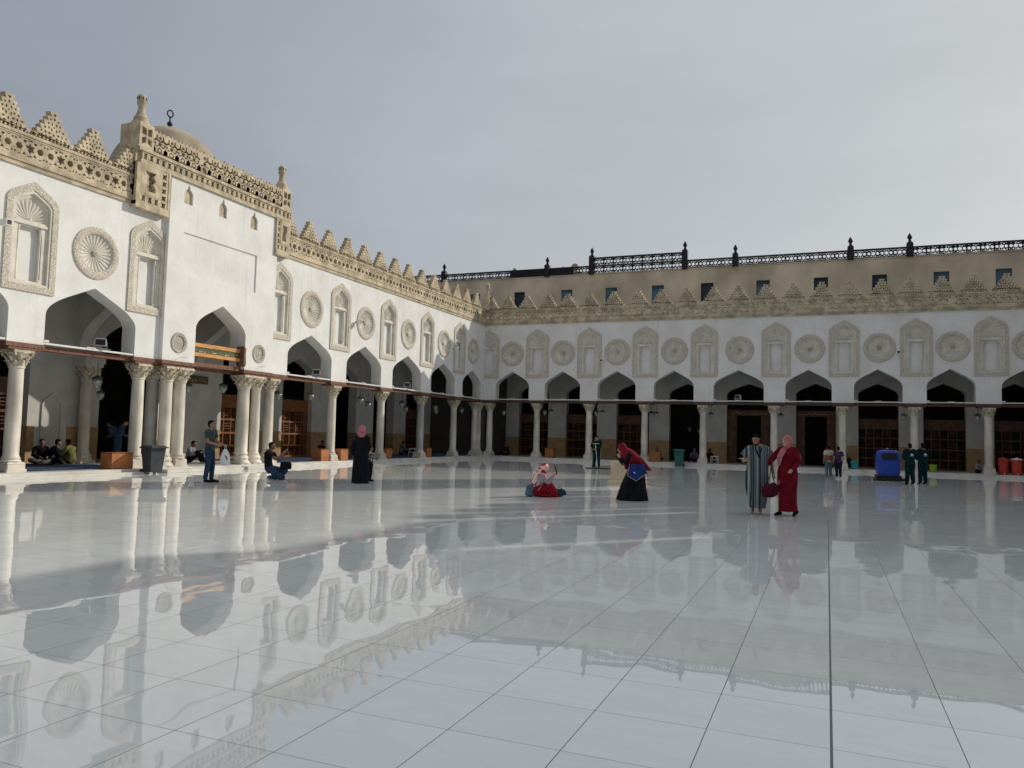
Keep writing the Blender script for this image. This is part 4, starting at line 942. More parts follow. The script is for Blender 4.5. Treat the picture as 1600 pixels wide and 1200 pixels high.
def add_body(t, J, skin, fd, k, voxel, hands, detail):
    G = {n: Vector(p) for n, p in J.items()}
    m = MB(); hx = (G['hipR'] - G['hipL']).normalized()
    m.tube([G['pel'] + Vector((0, 0, -.04 * k)), G['mid'], G['chest']], [.145 * k, .125 * k, .15 * k], 14, .68, side=hx)
    m.tube([G['shL'], G['chest'] + (G['neck'] - G['chest']) * .4, G['shR']], [.055 * k, .07 * k, .055 * k], 10)
    m.tube([G['chest'], G['neck'], G['head'] - (G['head'] - G['neck']) * .3], [.06 * k, .052 * k, .05 * k], 10)
    M = headmat(fd); h = G['head']
    def P(x, y, z): return h + M @ Vector((x * k, y * k, z * k))
    m.ell(h, (.074 * k, .092 * k, .112 * k), 18, 12, M)
    m.ell(P(0, .03, -.055), (.055 * k, .06 * k, .06 * k), 12, 8, M)                  # jaw
    m.tube([P(0, .084, .02), P(0, .098, -.005), P(0, .106, -.026)], [.009 * k, .012 * k, .015 * k], 8)   # nose
    m.ell(P(0, .084, .032), (.05 * k, .014 * k, .01 * k), 10, 6, M)                 # brow
    m.ell(P(0, .083, -.058), (.024 * k, .014 * k, .010 * k), 8, 6, M)
    m.ell(P(0, .072, -.092), (.022 * k, .02 * k, .018 * k), 8, 6, M)
    for s in (-1, 1): m.ell(P(s * .077, -.006, -.004), (.010 * k, .02 * k, .032 * k), 8, 6, M)
    for n, s in (('L', -1), ('R', 1)):
        m.tube([G['sh' + n], (G['sh' + n] + G['el' + n]) / 2, G['el' + n]], [.05 * k, .046 * k, .039 * k], 10)
        m.tube([G['el' + n], G['el' + n] * .65 + G['wr' + n] * .35, G['wr' + n]], [.039 * k, .038 * k, .026 * k], 10)
        hd = hands.get(n, {}); d = hd.get('d', G['wr' + n] - G['el' + n]); nr = hd.get('n', (-s, 0, 0)); 
        hand(m, G['wr' + n], d, nr, hd.get('t', s), hd.get('c', .6), k)
        m.tube([G['hip' + n], (G['hip' + n] + G['kn' + n]) / 2, G['kn' + n]], [.088 * k, .075 * k, .058 * k], 12)
        m.tube([G['kn' + n], G['kn' + n] * .7 + G['an' + n] * .3, G['an' + n]], [.057 * k, .058 * k, .037 * k], 12)
        m.tube([G['an' + n] + Vector((0, 0, -.03 * k)), (G['an' + n] + G['toe' + n]) / 2 + Vector((0, 0, -.015 * k)), G['toe' + n]], [.037 * k, .038 * k, .03 * k], 8, .8)
    b = m.build('body', skin, t, smooth=180, remesh=voxel)
    if detail:
        for s in (-1, 1):
            e = MB(); e.ell(P(s * .03, .083, .012), (.011 * k, .007 * k, .006 * k), 8, 5, M); e.build('eye', EYE, t)
            e = MB(); e.tube([P(s * .046, .078, .036), P(s * .03, .094, .041), P(s * .014, .096, .036)], .005 * k, 5); e.build('eyebrow', HAIR, t)
        e = MB(); e.tube([P(-.02, .092, -.056), P(0, .098, -.054), P(.02, .092, -.056)], .005 * k, 5); e.build('mouth', mat('lip', (.26, .09, .08), .5), t)
    return G, M, P
def hair(t, P, M, k, m_=None, name='hair'):
    h = MB(); h.ell(P(0, -.028, .028), (.081 * k, .090 * k, .098 * k), 18, 12, M); h.ell(P(0, -.04, -.03), (.072 * k, .062 * k, .07 * k), 12, 8, M); h.ell(P(0, .015, .085), (.062 * k, .05 * k, .035 * k), 12, 8, M)
    h.build(name, m_ or HAIR, t, smooth=180, remesh=.012)
def beard(t, P, M, k):
    h = MB(); h.ell(P(0, .04, -.085), (.058 * k, .052 * k, .036 * k), 14, 8, M)
    for s in (-1, 1): h.tube([P(s * .068, .01, .0), P(s * .062, .03, -.06), P(s * .03, .062, -.09)], .014 * k, 6)
    h.build('beard', HAIR, t, smooth=180, remesh=.009)
def top(t, G, k, col, name='shirt', sleeve=1, infl=.02, hem=-.10, remesh=.014):
    m = MB(); hx = (G['hipR'] - G['hipL']).normalized(); a = infl
    lo = G['pel'] + (G['pel'] - G['mid']).normalized() * (-hem) * k
    m.tube([lo, G['pel'], G['mid'], G['chest'] + (G['neck'] - G['chest']) * .15], [(.155 + a) * k, (.155 + a) * k, (.14 + a) * k, (.155 + a) * k], 18, .72, side=hx, caps=False)
    m.ell(G['chest'] + (G['neck'] - G['chest']) * .2, ((.155 + a) * k, (.11 + a * .7) * k, .07 * k), 14, 8)
    m.tube([G['shL'], G['chest'] + (G['neck'] - G['chest']) * .55, G['shR']], [(.06 + a) * k, (.062 + a * .5) * k, (.06 + a) * k], 12)
    for n in 'LR':
        if sleeve == 1: m.tube([G['sh' + n], G['sh' + n] * .35 + G['el' + n] * .65], [(.056 + a) * k, (.053 + a) * k], 12, caps=False)
        if sleeve == 2: m.tube([G['sh' + n], G['el' + n], G['el' + n] * .1 + G['wr' + n] * .9], [(.056 + a) * k, (.048 + a) * k, (.038 + a * .7) * k], 12)
    return m.build(name, col, t, smooth=180, remesh=remesh)
def trousers(t, G, k, col, infl=.02, short=0, name='trousers'):
    m = MB(); a = infl; hx = (G['hipR'] - G['hipL']).normalized()
    m.tube([G['hipL'] + hx * .03, G['hipR'] - hx * .03], (.105 + a) * k, 12); m.ell(G['pel'] + Vector((0, 0, .02)), ((.15 + a) * k, (.11 + a) * k, .09 * k), 12, 8)
    for n in 'LR':
        m.tube([G['hip' + n], (G['hip' + n] + G['kn' + n]) / 2, G['kn' + n]], [(.098 + a) * k, (.084 + a) * k, (.066 + a) * k], 12)
        m.tube([G['kn' + n], G['kn' + n] * (.5 + short) + G['an' + n] * (.5 - short), G['kn' + n] * (.08 + short) + G['an' + n] * (.92 - short)], [(.066 + a) * k, (.058 + a) * k, (.05 + a) * k], 12)
    m.build(name, col, t, smooth=180, remesh=.014)
def shoes(t, G, k, col):
    for n in 'LR':
        m = MB(); a, e = G['an' + n], G['toe' + n]; m.tube([a + Vector((0, 0, -.035 * k)), (a + e) / 2 + Vector((0, 0, -.012 * k)), e + (e - a) * .08], [.05 * k, .048 * k, .036 * k], 10, .85); m.build('shoe', col, t, smooth=60)
def scarf(t, P, M, G, k, col, drape=.16, back=0, name='headscarf', fat=1.0):
    m = MB(); m.ell(P(0, -.034, .01), (.105 * k * fat, .115 * k * fat, .13 * k * fat), 20, 14, M); m.ell(P(0, -.01, -.10), (.078 * k, .078 * k, .06 * k), 14, 10, M)
    m.tube([P(0, -.02, -.09), G['neck'], G['chest'] * .7 + G['neck'] * .3], [.078 * k, .088 * k, drape * k], 16, .8, side=(1, 0, 0))
    if back: m.tube([P(0, -.07, 0), G['neck'] + M @ Vector((0, -.10, -.02)) * k, G['chest'] + M @ Vector((0, -.13, -.2 * back)) * k], [.08 * k, .10 * k, .11 * k], 14, .5, side=(1, 0, 0))
    m.build(name, col, t, smooth=180, remesh=.013)
def pers(label, loc, deg, J=None, fd=(0, 1, 0), H=1.75, skin=None, hands=None, voxel=.0105, detail=False, group=None):
    k = H / 1.75; t = thing('person', label, 'person', loc, radians(deg - 90), group); JJ = base_pose(); JJ.update(J or {})
    JJ = {n: tuple(c * k for c in p) for n, p in JJ.items()}
    G, M, P = add_body(t, JJ, skin or SKIN, fd, k, voxel, hands or {}, detail)
    return t, G, M, P, k
AWAY, TOCAM, RIGHT, LEFT = 112.2, -67.8, 22.2, 202.2
TEAL = cloth('dark_teal_uniform', (0.006, 0.026, 0.032)); JEANS = cloth('dark_jeans', (0.035, 0.065, 0.115)); BLACKC = cloth('black', (0.012, 0.013, 0.017)); WHITEC = cloth('white', (0.62, 0.62, 0.60), .06)

# 1 man in dark green polo with a white bag
t, G, M, P, k = pers('man in dark polo shirt and jeans holding a white carrier bag', (-16.45, 17.45, 0), 25,
    dict(shL=(-.17, .05, 1.42), shR=(.17, -.03, 1.41), elR=(.21, .0, 1.14), wrR=(.15, .24, 1.06), elL=(-.2, .1, 1.15), wrL=(-.06, .36, 1.05), anL=(-.09, .05, .09), toeL=(-.10, .22, .035), anR=(.09, -.06, .09), toeR=(.10, .11, .035), knR=(.1, .0, .5), knL=(-.09, .06, .5)), fd=(0, 1, -.05), H=1.80, detail=True, hands=dict(R=dict(c=1.3, n=(-1, 0, 0)), L=dict(c=1.3)))
top(t, G, k, cloth('green_grey_polo', (0.055, 0.085, 0.08)), 'polo_shirt', 1); trousers(t, G, k, cloth('blue_jeans', (0.028, 0.055, 0.10)), .012); shoes(t, G, k, BLACKC); hair(t, P, M, k)
m = MB(); m.tube([G['neck'] + Vector((-.05, -.03, -.035)), G['neck'] + Vector((0, .07, -.05)), G['neck'] + Vector((.05, -.03, -.035)), G['neck'] + Vector((0, -.075, -.02)), G['neck'] + Vector((-.05, -.03, -.035))], .016, 6, caps=False); m.build('collar', cloth('green_grey_polo', (0, 0, 0)), t)
w = thing('carrier_bag', 'white plastic carrier bag hanging from the standing man\'s hands', 'bag', (-16.02, 17.60, .50), radians(20))
m = MB(); m.loft([(0, 0, 0, .13, .05, .02), (.06, 0, 0, .155, .075, .05), (.25, 0, 0, .14, .07, .07), (.40, 0, 0, .08, .04, .10), (.47, 0, 0, .035, .02, .05)], 28, 5); m.build('bag_body', mat('white_film', (0.74, 0.75, 0.78), 0.4, 0.06, 14), w, smooth=60)
m = MB(); m.tube([(-.03, 0, .46), (-.02, 0, .56), (.0, 0, .6), (.02, 0, .56), (.03, 0, .46)], .008, 5); m.build('bag_handle', WHITEC, w)
m = MB(); m.tube([(.02, -.082, .30), (.10, -.078, .24), (.08, -.082, .17)], .007, 5); m.tube([(.05, -.083, .27), (.07, -.083, .22)], .01, 5); m.build('printed_mark', BLACK, w)
# 2 crouching photographer
t, G, M, P, k = pers('crouching man in black T-shirt and jeans photographing with a phone', (-15.95, 19.75, 0), 30,
    dict(pel=(0, -.20, .36), mid=(0, -.23, .58), chest=(0, -.24, .80), neck=(0, -.20, .90), head=(0, -.13, 1.03), shL=(-.17, -.20, .82), shR=(.17, -.22, .82), elR=(.22, .0, .64), wrR=(.12, .22, .80), elL=(-.2, .04, .68), wrL=(-.05, .26, .84),
         hipL=(-.09, -.18, .34), hipR=(.09, -.2, .34), knL=(-.14, .28, .28), anL=(-.12, .10, .07), toeL=(-.12, .26, .035), knR=(.12, .24, .10), anR=(.10, -.20, .08), toeR=(.10, -.12, .03)), fd=(.0, 1, -.02), H=1.78, skin=SKIND, detail=True, hands=dict(R=dict(c=1.2, d=(0, .6, .8)), L=dict(c=1.2, d=(0, .5, .8))))
top(t, G, k, BLACKC, 't_shirt', 1, hem=-.02); trousers(t, G, k, JEANS, .014); shoes(t, G, k, WHITEC); hair(t, P, M, k)
o = thing('mobile_phone', 'phone held up by the crouching man', 'phone', (-15.76, 20.05, .90), radians(-60)); MB().bbox(-.04, .04, -.006, .006, 0, .15, .003).build('phone_body', BLACK, o)
o = thing('shoulder_bag', 'black shoulder bag resting on the crouching man\'s thigh', 'bag', (-15.63, 19.83, .34), radians(30))
m = MB(); m.loft([(0, 0, 0, .16, .06, 0), (.05, 0, 0, .18, .085, .02), (.18, 0, 0, .17, .08, .02), (.23, 0, 0, .13, .05, 0)], 20, 3); m.build('bag_body', BLACKC, o, smooth=60)
m = MB(); m.tube([(-.15, 0, .2), (-.28, -.02, .38), (-.36, -.02, .56)], .012, 5); m.build('strap', BLACKC, o)
# 3 woman in black abaya, back turned
t, G, M, P, k = pers('woman in long black dress and pink headscarf seen from behind', (-13.2, 20.3, 0), 118, dict(elL=(-.25, -.06, 1.12), wrL=(-.26, .0, .86), elR=(.23, .0, 1.12), wrR=(.18, .16, .92)), H=1.74, hands=dict(L=dict(c=.5)), voxel=.012)
m = MB(); m.loft([(.015, 0, 0, .265, .24, .02), (.3, 0, 0, .255, .22, .03), (.7, 0, 0, .235, .20, .025), (.95, 0, 0, .225, .185, .015), (1.12, 0, -.01, .20, .16, .01), (1.28, 0, -.01, .215, .15, 0), (1.39, 0, -.01, .20, .12, 0), (1.45, 0, -.01, .10, .08, 0)], 48, 7); m.build('long_dress', BLACKC, t, smooth=60)
top(t, G, k, BLACKC, 'sleeves', 2, .018, hem=.0)
scarf(t, P, M, G, k, cloth('rose_pink', (0.52, 0.19, 0.22)), .16, 0, fat=1.2)
m = MB(); m.tube([P(0, -.06, -.05), G['neck'] + Vector((0, -.10, -.01)), G['chest'] + Vector((0, -.165, .04))], [.135, .125, .03], 18, .55, side=(1, 0, 0)); m.build('scarf_point', cloth('rose_pink', (0, 0, 0)), t, smooth=60)
m = MB(); m.tube([(-.205, -.08, 1.36), (-.262, -.07, 1.14), (-.272, -.02, .93)], .008, 5); m.build('sleeve_piping', WHITEC, t)
# 4 child behind her
t, G, M, P, k = pers('small child in striped top beside the woman in black', (-13.50, 21.3, 0), 20, dict(elR=(.28, .12, 1.2), wrR=(.12, .3, 1.1)), H=1.12, skin=SKIND, voxel=.011)
top(t, G, k, cloth('black_white_stripes', (0.45, 0.45, 0.43), .3, 14, col2=(0.02, 0.02, 0.03), cut=(.46, .54)), 'striped_top', 1, .03); trousers(t, G, k, BLACKC, .03); shoes(t, G, k, BLACKC); hair(t, P, M, k)
# 5 seated woman with a phone
FLO = cloth('red_white_print', (0.72, 0.60, 0.54), .1, 9, col2=(0.48, 0.02, 0.035), cut=(.46, .52))
t, G, M, P, k = pers('woman in red skirt and patterned headscarf sitting on the floor with a phone', (-6.92, 19.26, 0), 24,
    dict(pel=(0, -.10, .14), mid=(0, -.08, .34), chest=(0, -.02, .53), neck=(0, .03, .63), head=(0, .08, .76), shL=(-.16, .0, .54), shR=(.16, -.02, .54), elR=(.19, .14, .36), wrR=(.10, .30, .54), elL=(-.16, .16, .40), wrL=(-.05, .31, .55),
         hipL=(-.09, -.08, .12), hipR=(.09, -.08, .12), knL=(-.18, .20, .27), anL=(-.04, .20, .07), toeL=(.06, .26, .05), knR=(.18, .20, .26), anR=(.05, .14, .07), toeR=(-.06, .2, .05)), fd=(0, 1, -.25), H=1.70, skin=SKINL, detail=True, hands=dict(R=dict(c=1.1, d=(0, .3, 1)), L=dict(c=1.1, d=(0, .3, 1))))
top(t, G, k, cloth('pale_lilac', (0.40, 0.31, 0.34)), 'blouse', 2, .018, hem=-.02)
m = MB()
for x in (-.15, .15): m.tube([(x * .5, -.12, .15), (x, .05, .24), (x, .19, .28), (x * .9, .29, .13)], [.14, .13, .12, .11], 14)
m.tube([(0, -.13, .10), (0, .1, .12), (0, .26, .08)], [.15, .16, .10], 14, .75); m.ell((0, .06, .05), (.31, .31, .055), 20, 8); m.ell((.05, .32, .03), (.14, .12, .035), 16, 8); m.build('skirt', cloth('crimson', (0.25, 0.010, 0.022)), t, smooth=180, remesh=.014)
scarf(t, P, M, G, k, FLO, .17, .9)
m = MB(); m.tube([P(0, -.08, .02), (0, -.12, .60), (0, -.20, .44), (0, -.24, .34)], [.09, .12, .11, .06], 14, .7, side=(1, 0, 0)); m.build('scarf_tail', FLO, t, smooth=60)
m = MB(); m.tube([(.19, -.04, .52), (.22, .0, .36), (.22, -.12, .18)], .018, 6, .5); m.build('bag_strap', cloth('beige_strap', (.42, .36, .27)), t)
o = thing('mobile_phone', 'phone raised in the sitting woman\'s hand', 'phone', (-6.56, 19.34, .62), radians(-40)); m = MB(); m.tube([(0, 0, 0), (-.05, -.02, .15)], [.036, .036], 4, .25); m.build('phone_body', BLACK, o)
o = thing('backpack', 'grey blue backpack on the floor behind the sitting woman', 'bag', (-7.21, 19.12, 0), radians(24))
m = MB(); m.ell((0, 0, .15), (.12, .12, .17), 16, 12); m.ell((-.03, -.05, .10), (.10, .10, .10), 12, 8); m.ell((.0, .0, .055), (.14, .13, .055), 12, 8); m.build('pack', cloth('slate_blue', (0.10, 0.15, 0.21)), o, smooth=180, remesh=.014)
m = MB(); m.tube([(.06, .08, .29), (.10, .12, .2), (.06, .12, .05)], .014, 5); m.build('shoulder_strap', cloth('navy', (.02, .03, .06)), o)
o = thing('holdall', 'dark teal holdall on the floor in front of the sitting woman', 'bag', (-6.53, 19.50, 0), radians(24))
m = MB(); m.tube([(-.06, 0, .11), (.07, 0, .12)], .11, 14, .9); m.ell((0, 0, .06), (.14, .13, .06), 14, 8); m.ell((.15, -.02, .09), (.045, .06, .045), 10, 6); m.build('bag_body', cloth('petrol', (0.02, 0.05, 0.07)), o, smooth=180, remesh=.014)
m = MB(); m.tube([(-.06, 0, .22), (0, -.03, .25), (.06, 0, .22)], .01, 5); m.build('bag_handle', BLACKC, o)
# 6 bending woman
MAR = cloth('burgundy', (0.21, 0.014, 0.032))
t, G, M, P, k = pers('woman bending forward in burgundy headscarf cape and black skirt', (-4.62, 19.75, 0), 205,
    dict(pel=(0, -.06, .86), mid=(0, .06, 1.04), chest=(0, .17, 1.19), neck=(0, .25, 1.26), head=(0, .34, 1.36), shL=(-.16, .14, 1.20), shR=(.16, .14, 1.20), elL=(-.2, .26, .96), wrL=(-.05, .38, 1.10), elR=(.18, .28, .96), wrR=(.05, .39, 1.12)), fd=(0, 1, -.45), H=1.68, skin=SKINL, detail=True, hands=dict(L=dict(c=1.2, d=(0, .3, 1)), R=dict(c=1.2, d=(0, .3, 1))))
m = MB(); m.loft([(.015, 0, .02, .36, .41, .02), (.06, 0, .02, .35, .40, .02), (.35, 0, 0, .30, .32, .03), (.62, 0, -.04, .24, .25, .025), (.82, 0, -.07, .19, .19, .01), (.92, 0, -.04, .15, .13, 0)], 48, 6); m.build('long_skirt', BLACKC, t, smooth=60)
top(t, G, k, BLACKC, 'black_top', 2, .02, hem=-.03)
m = MB(); m.ell(P(0, -.04, .01), (.105, .125, .135), 20, 14, M); m.tube([P(0, -.03, -.06), (0, .18, 1.20), (0, .04, 1.06), (0, -.16, .93), (0, -.34, .83), (0, -.44, .78)], [.12, .19, .235, .20, .10, .03], 20, .8, side=(1, 0, 0)); m.tube([(0, .22, 1.16), (0, .18, .98), (0, .18, .84)], [.17, .15, .07], 16, .8); m.build('headscarf_cape', MAR, t, smooth=180, remesh=.014)
o = thing('blue_bag', 'blue shoulder bag with tan piping on the bending woman\'s hip', 'bag', (-4.50, 19.42, .62), radians(25))
m = MB(); m.plate([(-.20, .02), (.02, -.10), (.30, .10), (.20, .32), (-.14, .30)], [], -.05, .05); m.build('bag_body', cloth('royal_blue', (0.02, 0.05, 0.19)), o)
m = MB(); m.tube([(-.15, -.03, .30), (-.20, -.052, .02), (.02, -.052, -.105), (.305, -.052, .10)], .010, 6); m.build('piping', cloth('tan_piping', (.45, .28, .20)), o)
m = MB(); m.ell((-.03, -.055, .10), (.022, .008, .022), 8, 6); m.build('badge', WHITEC, o)
# 7 cleaner with dust mop
t, G, M, P, k = pers('cleaner in dark teal uniform with yellow stripe leaning on a mop', (-10.9, 38.4, 0), -85,
    dict(chest=(0, .08, 1.36), neck=(-.02, .12, 1.45), head=(-.03, .20, 1.56), elR=(.24, .14, 1.12), wrR=(.05, .30, 1.10), elL=(-.22, .16, 1.12), wrL=(.02, .3, 1.0), mid=(0, .02, 1.15), anR=(.16, -.04, .09), toeR=(.17, .12, .035)), fd=(.1, 1, -.5), H=1.72, voxel=.012)
top(t, G, k, TEAL, 'jacket', 2, .03); trousers(t, G, k, TEAL, .028); shoes(t, G, k, BLACKC); hair(t, P, M, k)
m = MB(); m.box(-.17, .17, .195, .215, 1.235, 1.265); m.build('chest_stripe', mat('hi_vis_yellow', (0.62, 0.62, 0.06), 0.6), t)
for sx in (-1, 1):
    m = MB(); m.tube([(sx * .205, .02, .9), (sx * .195, .03, .52), (sx * .19, .0, .15)], .012, 5); m.build('side_piping', mat('pale_green_piping', (0.35, 0.55, 0.42), 0.6), t)
o = thing('dust_mop', 'wide flat dust mop pushed by the cleaner', 'mop', (-10.65, 37.75, 0), radians(4))
m = MB(); m.bbox(-.62, .62, -.07, .07, .005, .05, .01); m.build('mop_head', cloth('dark_mop', (0.04, 0.04, 0.045)), o)
m = MB(); m.tube([(0, 0, .05), (-.22, .36, 1.25)], .014, 6); m.build('mop_handle', WHITEC, o)
# 8 man in striped robe
def stripes():
    m = bpy.data.materials.new('striped_robe_cloth'); m.use_nodes = True; t = m.node_tree; b = t.nodes['Principled BSDF']; b.inputs['Roughness'].default_value = .9
    tcn = t.nodes.new('ShaderNodeTexCoord'); sp = t.nodes.new('ShaderNodeSeparateXYZ'); t.links.new(tcn.outputs['Object'], sp.inputs[0])
    w = t.nodes.new('ShaderNodeTexNoise'); w.noise_dimensions = '1D'; w.inputs['Scale'].default_value = 22; w.inputs['Detail'].default_value = 1; t.links.new(sp.outputs['X'], w.inputs['W'])
    r = t.nodes.new('ShaderNodeValToRGB'); r.color_ramp.interpolation = 'CONSTANT'; e = r.color_ramp.elements
    e[0].position = 0; e[0].color = (.012, .02, .03, 1); e[1].position = .46; e[1].color = (.13, .16, .165, 1); x = e.new(.56); x.color = (.30, .34, .34, 1); x = e.new(.62); x.color = (.02, .03, .045, 1)
    t.links.new(w.outputs['Fac'], r.inputs[0]); t.links.new(r.outputs[0], b.inputs['Base Color']); return m
STR = stripes()
t, G, M, P, k = pers('bearded man in striped grey robe looking down at his phone', (-1.42, 17.98, 0), -78,
    dict(head=(.05, .07, 1.60), neck=(.0, .03, 1.48), elR=(.30, -.02, 1.14), wrR=(.27, .20, 1.14), elL=(-.28, -.08, 1.14), wrL=(-.33, -.02, .88), hipL=(-.09, 0, .92), knL=(-.08, .05, .5), anL=(-.05, .03, .09), toeL=(-.03, .18, .035), knR=(.08, -.02, .5), anR=(.09, -.10, .10), toeR=(.12, .04, .035)), fd=(.45, 1, -.50), H=1.78, detail=True, hands=dict(R=dict(c=1.2, d=(-.3, 1, .25), n=(-.2, 0, 1)), L=dict(c=.8)))
m = MB(); m.loft([(.13, .0, -.01, .165, .15, .07), (.32, .01, 0, .195, .165, .07), (.55, .02, 0, .235, .19, .06), (.80, .02, 0, .245, .20, .04), (1.0, .01, 0, .232, .19, .025), (1.18, 0, 0, .225, .17, .012), (1.32, 0, 0, .235, .15, .0), (1.42, 0, 0, .20, .115, 0), (1.475, 0, 0, .12, .085, 0), (1.49, 0, 0, .08, .07, 0)], 64, 8)
m.tube([G['shL'] * 1.0 + Vector((0, 0, .0)), G['chest'] * .5 + G['neck'] * .5 + Vector((0, -.01, -.01)), G['shR'] * 1.0], [.078, .085, .078], 16, .95)
for s_, n in ((-1, 'L'), (1, 'R')):
    m.tube([G['sh' + n], G['sh' + n] * .68 + G['el' + n] * .32 + Vector((s_ * .015, 0, 0)), G['sh' + n] * .36 + G['el' + n] * .64 + Vector((s_ * .03, 0, 0))], [.078, .09, .102], 16, .85, caps=False)
m.build('striped_robe', STR, t, smooth=60)
m = MB(); m.plate([(-.075, 1.46), (-.06, 1.47), (0, 1.30), (.06, 1.47), (.075, 1.46), (.05, 1.34), (.035, 1.12), (-.035, 1.12), (-.05, 1.34)], [], -.004, .004)
m.v = [(x, .12 + .10 * (1.47 - z) if z > 1.3 else .155, z) if y > 0 else (x, .13 + .10 * (1.47 - z) if z > 1.3 else .163, z) for x, y, z in m.v]
m.build('neck_placket', cloth('dark_placket', (.015, .025, .035)), t)
hair(t, P, M, k); beard(t, P, M, k)
o = thing('mobile_phone', 'white phone in the right hand of the man in the striped robe', 'phone', (-1.72, 17.68, 1.20), radians(-70)); MB().bbox(-.035, .035, -.07, .07, 0, .012, .003).build('phone_body', WHITEC, o)
# 9 woman in red
REDD = cloth('deep_red', (0.165, 0.008, 0.018)); PINKS = cloth('dusty_pink', (0.50, 0.185, 0.20))
t, G, M, P, k = pers('woman in long red dress and pink headscarf walking with a handbag', (-.80, 17.95, 0), -118,
    dict(head=(0, .05, 1.60), neck=(0, .02, 1.47), elR=(.36, .12, 1.16), wrR=(.52, .22, .95), elL=(-.22, -.06, 1.16), wrL=(-.20, .14, 1.0), knR=(.09, .10, .5), anR=(.08, .16, .09), toeR=(.08, .32, .04), knL=(-.08, -.02, .5), anL=(-.10, -.20, .12), toeL=(-.11, -.08, .035)), fd=(.25, 1, -.03), H=1.76, skin=SKINL, detail=True, hands=dict(R=dict(c=1.0), L=dict(c=1.0)))
m = MB(); m.loft([(.10, -.01, .0, .175, .24, .09), (.28, 0, .0, .175, .215, .08), (.5, 0, .01, .185, .20, .06), (.75, 0, 0, .21, .205, .035), (.92, 0, 0, .215, .20, .02), (1.1, 0, 0, .185, .155, .012), (1.28, 0, 0, .19, .145, 0), (1.39, 0, 0, .175, .12, 0), (1.45, 0, 0, .10, .085, 0)], 56, 6); m.build('long_dress', REDD, t, smooth=60)
top(t, G, k, REDD, 'sleeves', 2, .02, hem=.0); shoes(t, G, k, BLACKC)
scarf(t, P, M, G, k, PINKS, .15, .7)
m = MB(); m.tube([(.03, .11, 1.42), (.07, .19, 1.28), (.08, .20, 1.12)], [.07, .075, .04], 12, .4, side=(1, 0, 0)); m.tube([(-.16, -.1, 1.42), (-.2, -.12, 1.25), (-.2, -.1, 1.08)], [.05, .06, .04], 10, .5, side=(1, 0, 0)); m.build('scarf_end', PINKS, t, smooth=60)
for zz in (.72, .44):
    m = MB()
    for i in range(6):
        a = i * pi / 3; m.tube([(.10, .205, zz), (.10 + .05 * cos(a), .208, zz + .05 * sin(a))], [.006, .011], 5)
    m.build('embroidered_flower', mat('pink_embroidery', (0.55, 0.22, 0.24), .8), t)
o = thing('handbag', 'dark maroon handbag hanging between the walking couple', 'bag', (-1.14, 17.62, .40), radians(35))
m = MB(); m.ell((0, 0, .14), (.21, .09, .15), 18, 12); m.ell((-.04, 0, .06), (.15, .08, .07), 12, 8); m.ell((.08, 0, .22), (.10, .07, .10), 12, 8); m.build('bag_body', cloth('maroon_leather', (0.075, 0.010, 0.022)), o, smooth=180, remesh=.013)
m = MB(); m.tube([(-.12, 0, .26), (-.02, -.02, .42), (.02, 0, .62)], .009, 5); m.tube([(.12, 0, .28), (.05, -.02, .44), (.03, 0, .62)], .009, 5); m.build('bag_strap', BLACKC, o)
# 10, 11 boys seen from behind
t, G, M, P, k = pers('boy in cream and rust T-shirt and pale jeans, seen from behind', (.06, 38.6, 0), 112, dict(elR=(.20, .0, 1.16)), H=1.48, voxel=.012)
top(t, G, k, cloth('cream', (0.52, 0.48, 0.38)), 't_shirt', 1, .03); trousers(t, G, k, cloth('faded_jeans', (0.10, 0.15, 0.19)), .02); hair(t, P, M, k)
m = MB(); m.loft([(.93 * k, 0, 0, .185 * k, .14 * k, 0), (1.22 * k, 0, 0, .185 * k, .14 * k, 0)], 24); m.build('rust_panel', cloth('rust', (0.27, 0.10, 0.045)), t, smooth=60)
t, G, M, P, k = pers('boy in purple T-shirt and dark trousers, seen from behind', (.47, 38.35, 0), 108, dict(anL=(-.1, -.1, .1), knL=(-.1, 0, .5)), H=1.45, voxel=.012)
top(t, G, k, cloth('violet', (0.06, 0.038, 0.085)), 't_shirt', 1, .025); trousers(t, G, k, cloth('navy_dark', (.015, .017, .03)), .02); hair(t, P, M, k); shoes(t, G, k, WHITEC)
# 12-14 workers
for (x, y, d, h, lab) in ((3.10, 35.2, 112, 1.68, 'worker in dark teal uniform seen from behind, left one of two'), (3.66, 36.2, 120, 1.70, 'worker in dark teal uniform seen from behind, right one of two')):
    t, G, M, P, k = pers(lab, (x, y, 0), d, dict(elL=(-.24, .05, 1.14), wrL=(-.12, .22, 1.05), elR=(.24, .05, 1.14), wrR=(.12, .22, 1.05), anL=(-.13, 0, .09), anR=(.13, 0, .09)), H=h, skin=SKIND, voxel=.012, group='workers in dark teal uniforms')
    top(t, G, k, TEAL, 'jacket', 2, .04); trousers(t, G, k, TEAL, .03); shoes(t, G, k, BLACKC); hair(t, P, M, k)
    m = MB(); m.plate([(-.07, 1.22 * k), (-.055, 1.27 * k), (-.03, 1.30 * k), (.03, 1.30 * k), (.055, 1.27 * k), (.07, 1.22 * k)], [], -.175 * k, -.165 * k); m.build('back_emblem', WHITEC, t)
    m = MB(); m.box(-.09, .09, -.172 * k, -.165 * k, 1.17 * k, 1.195 * k); m.build('back_print', mat('teal_print', (.12, .2, .17)), t)
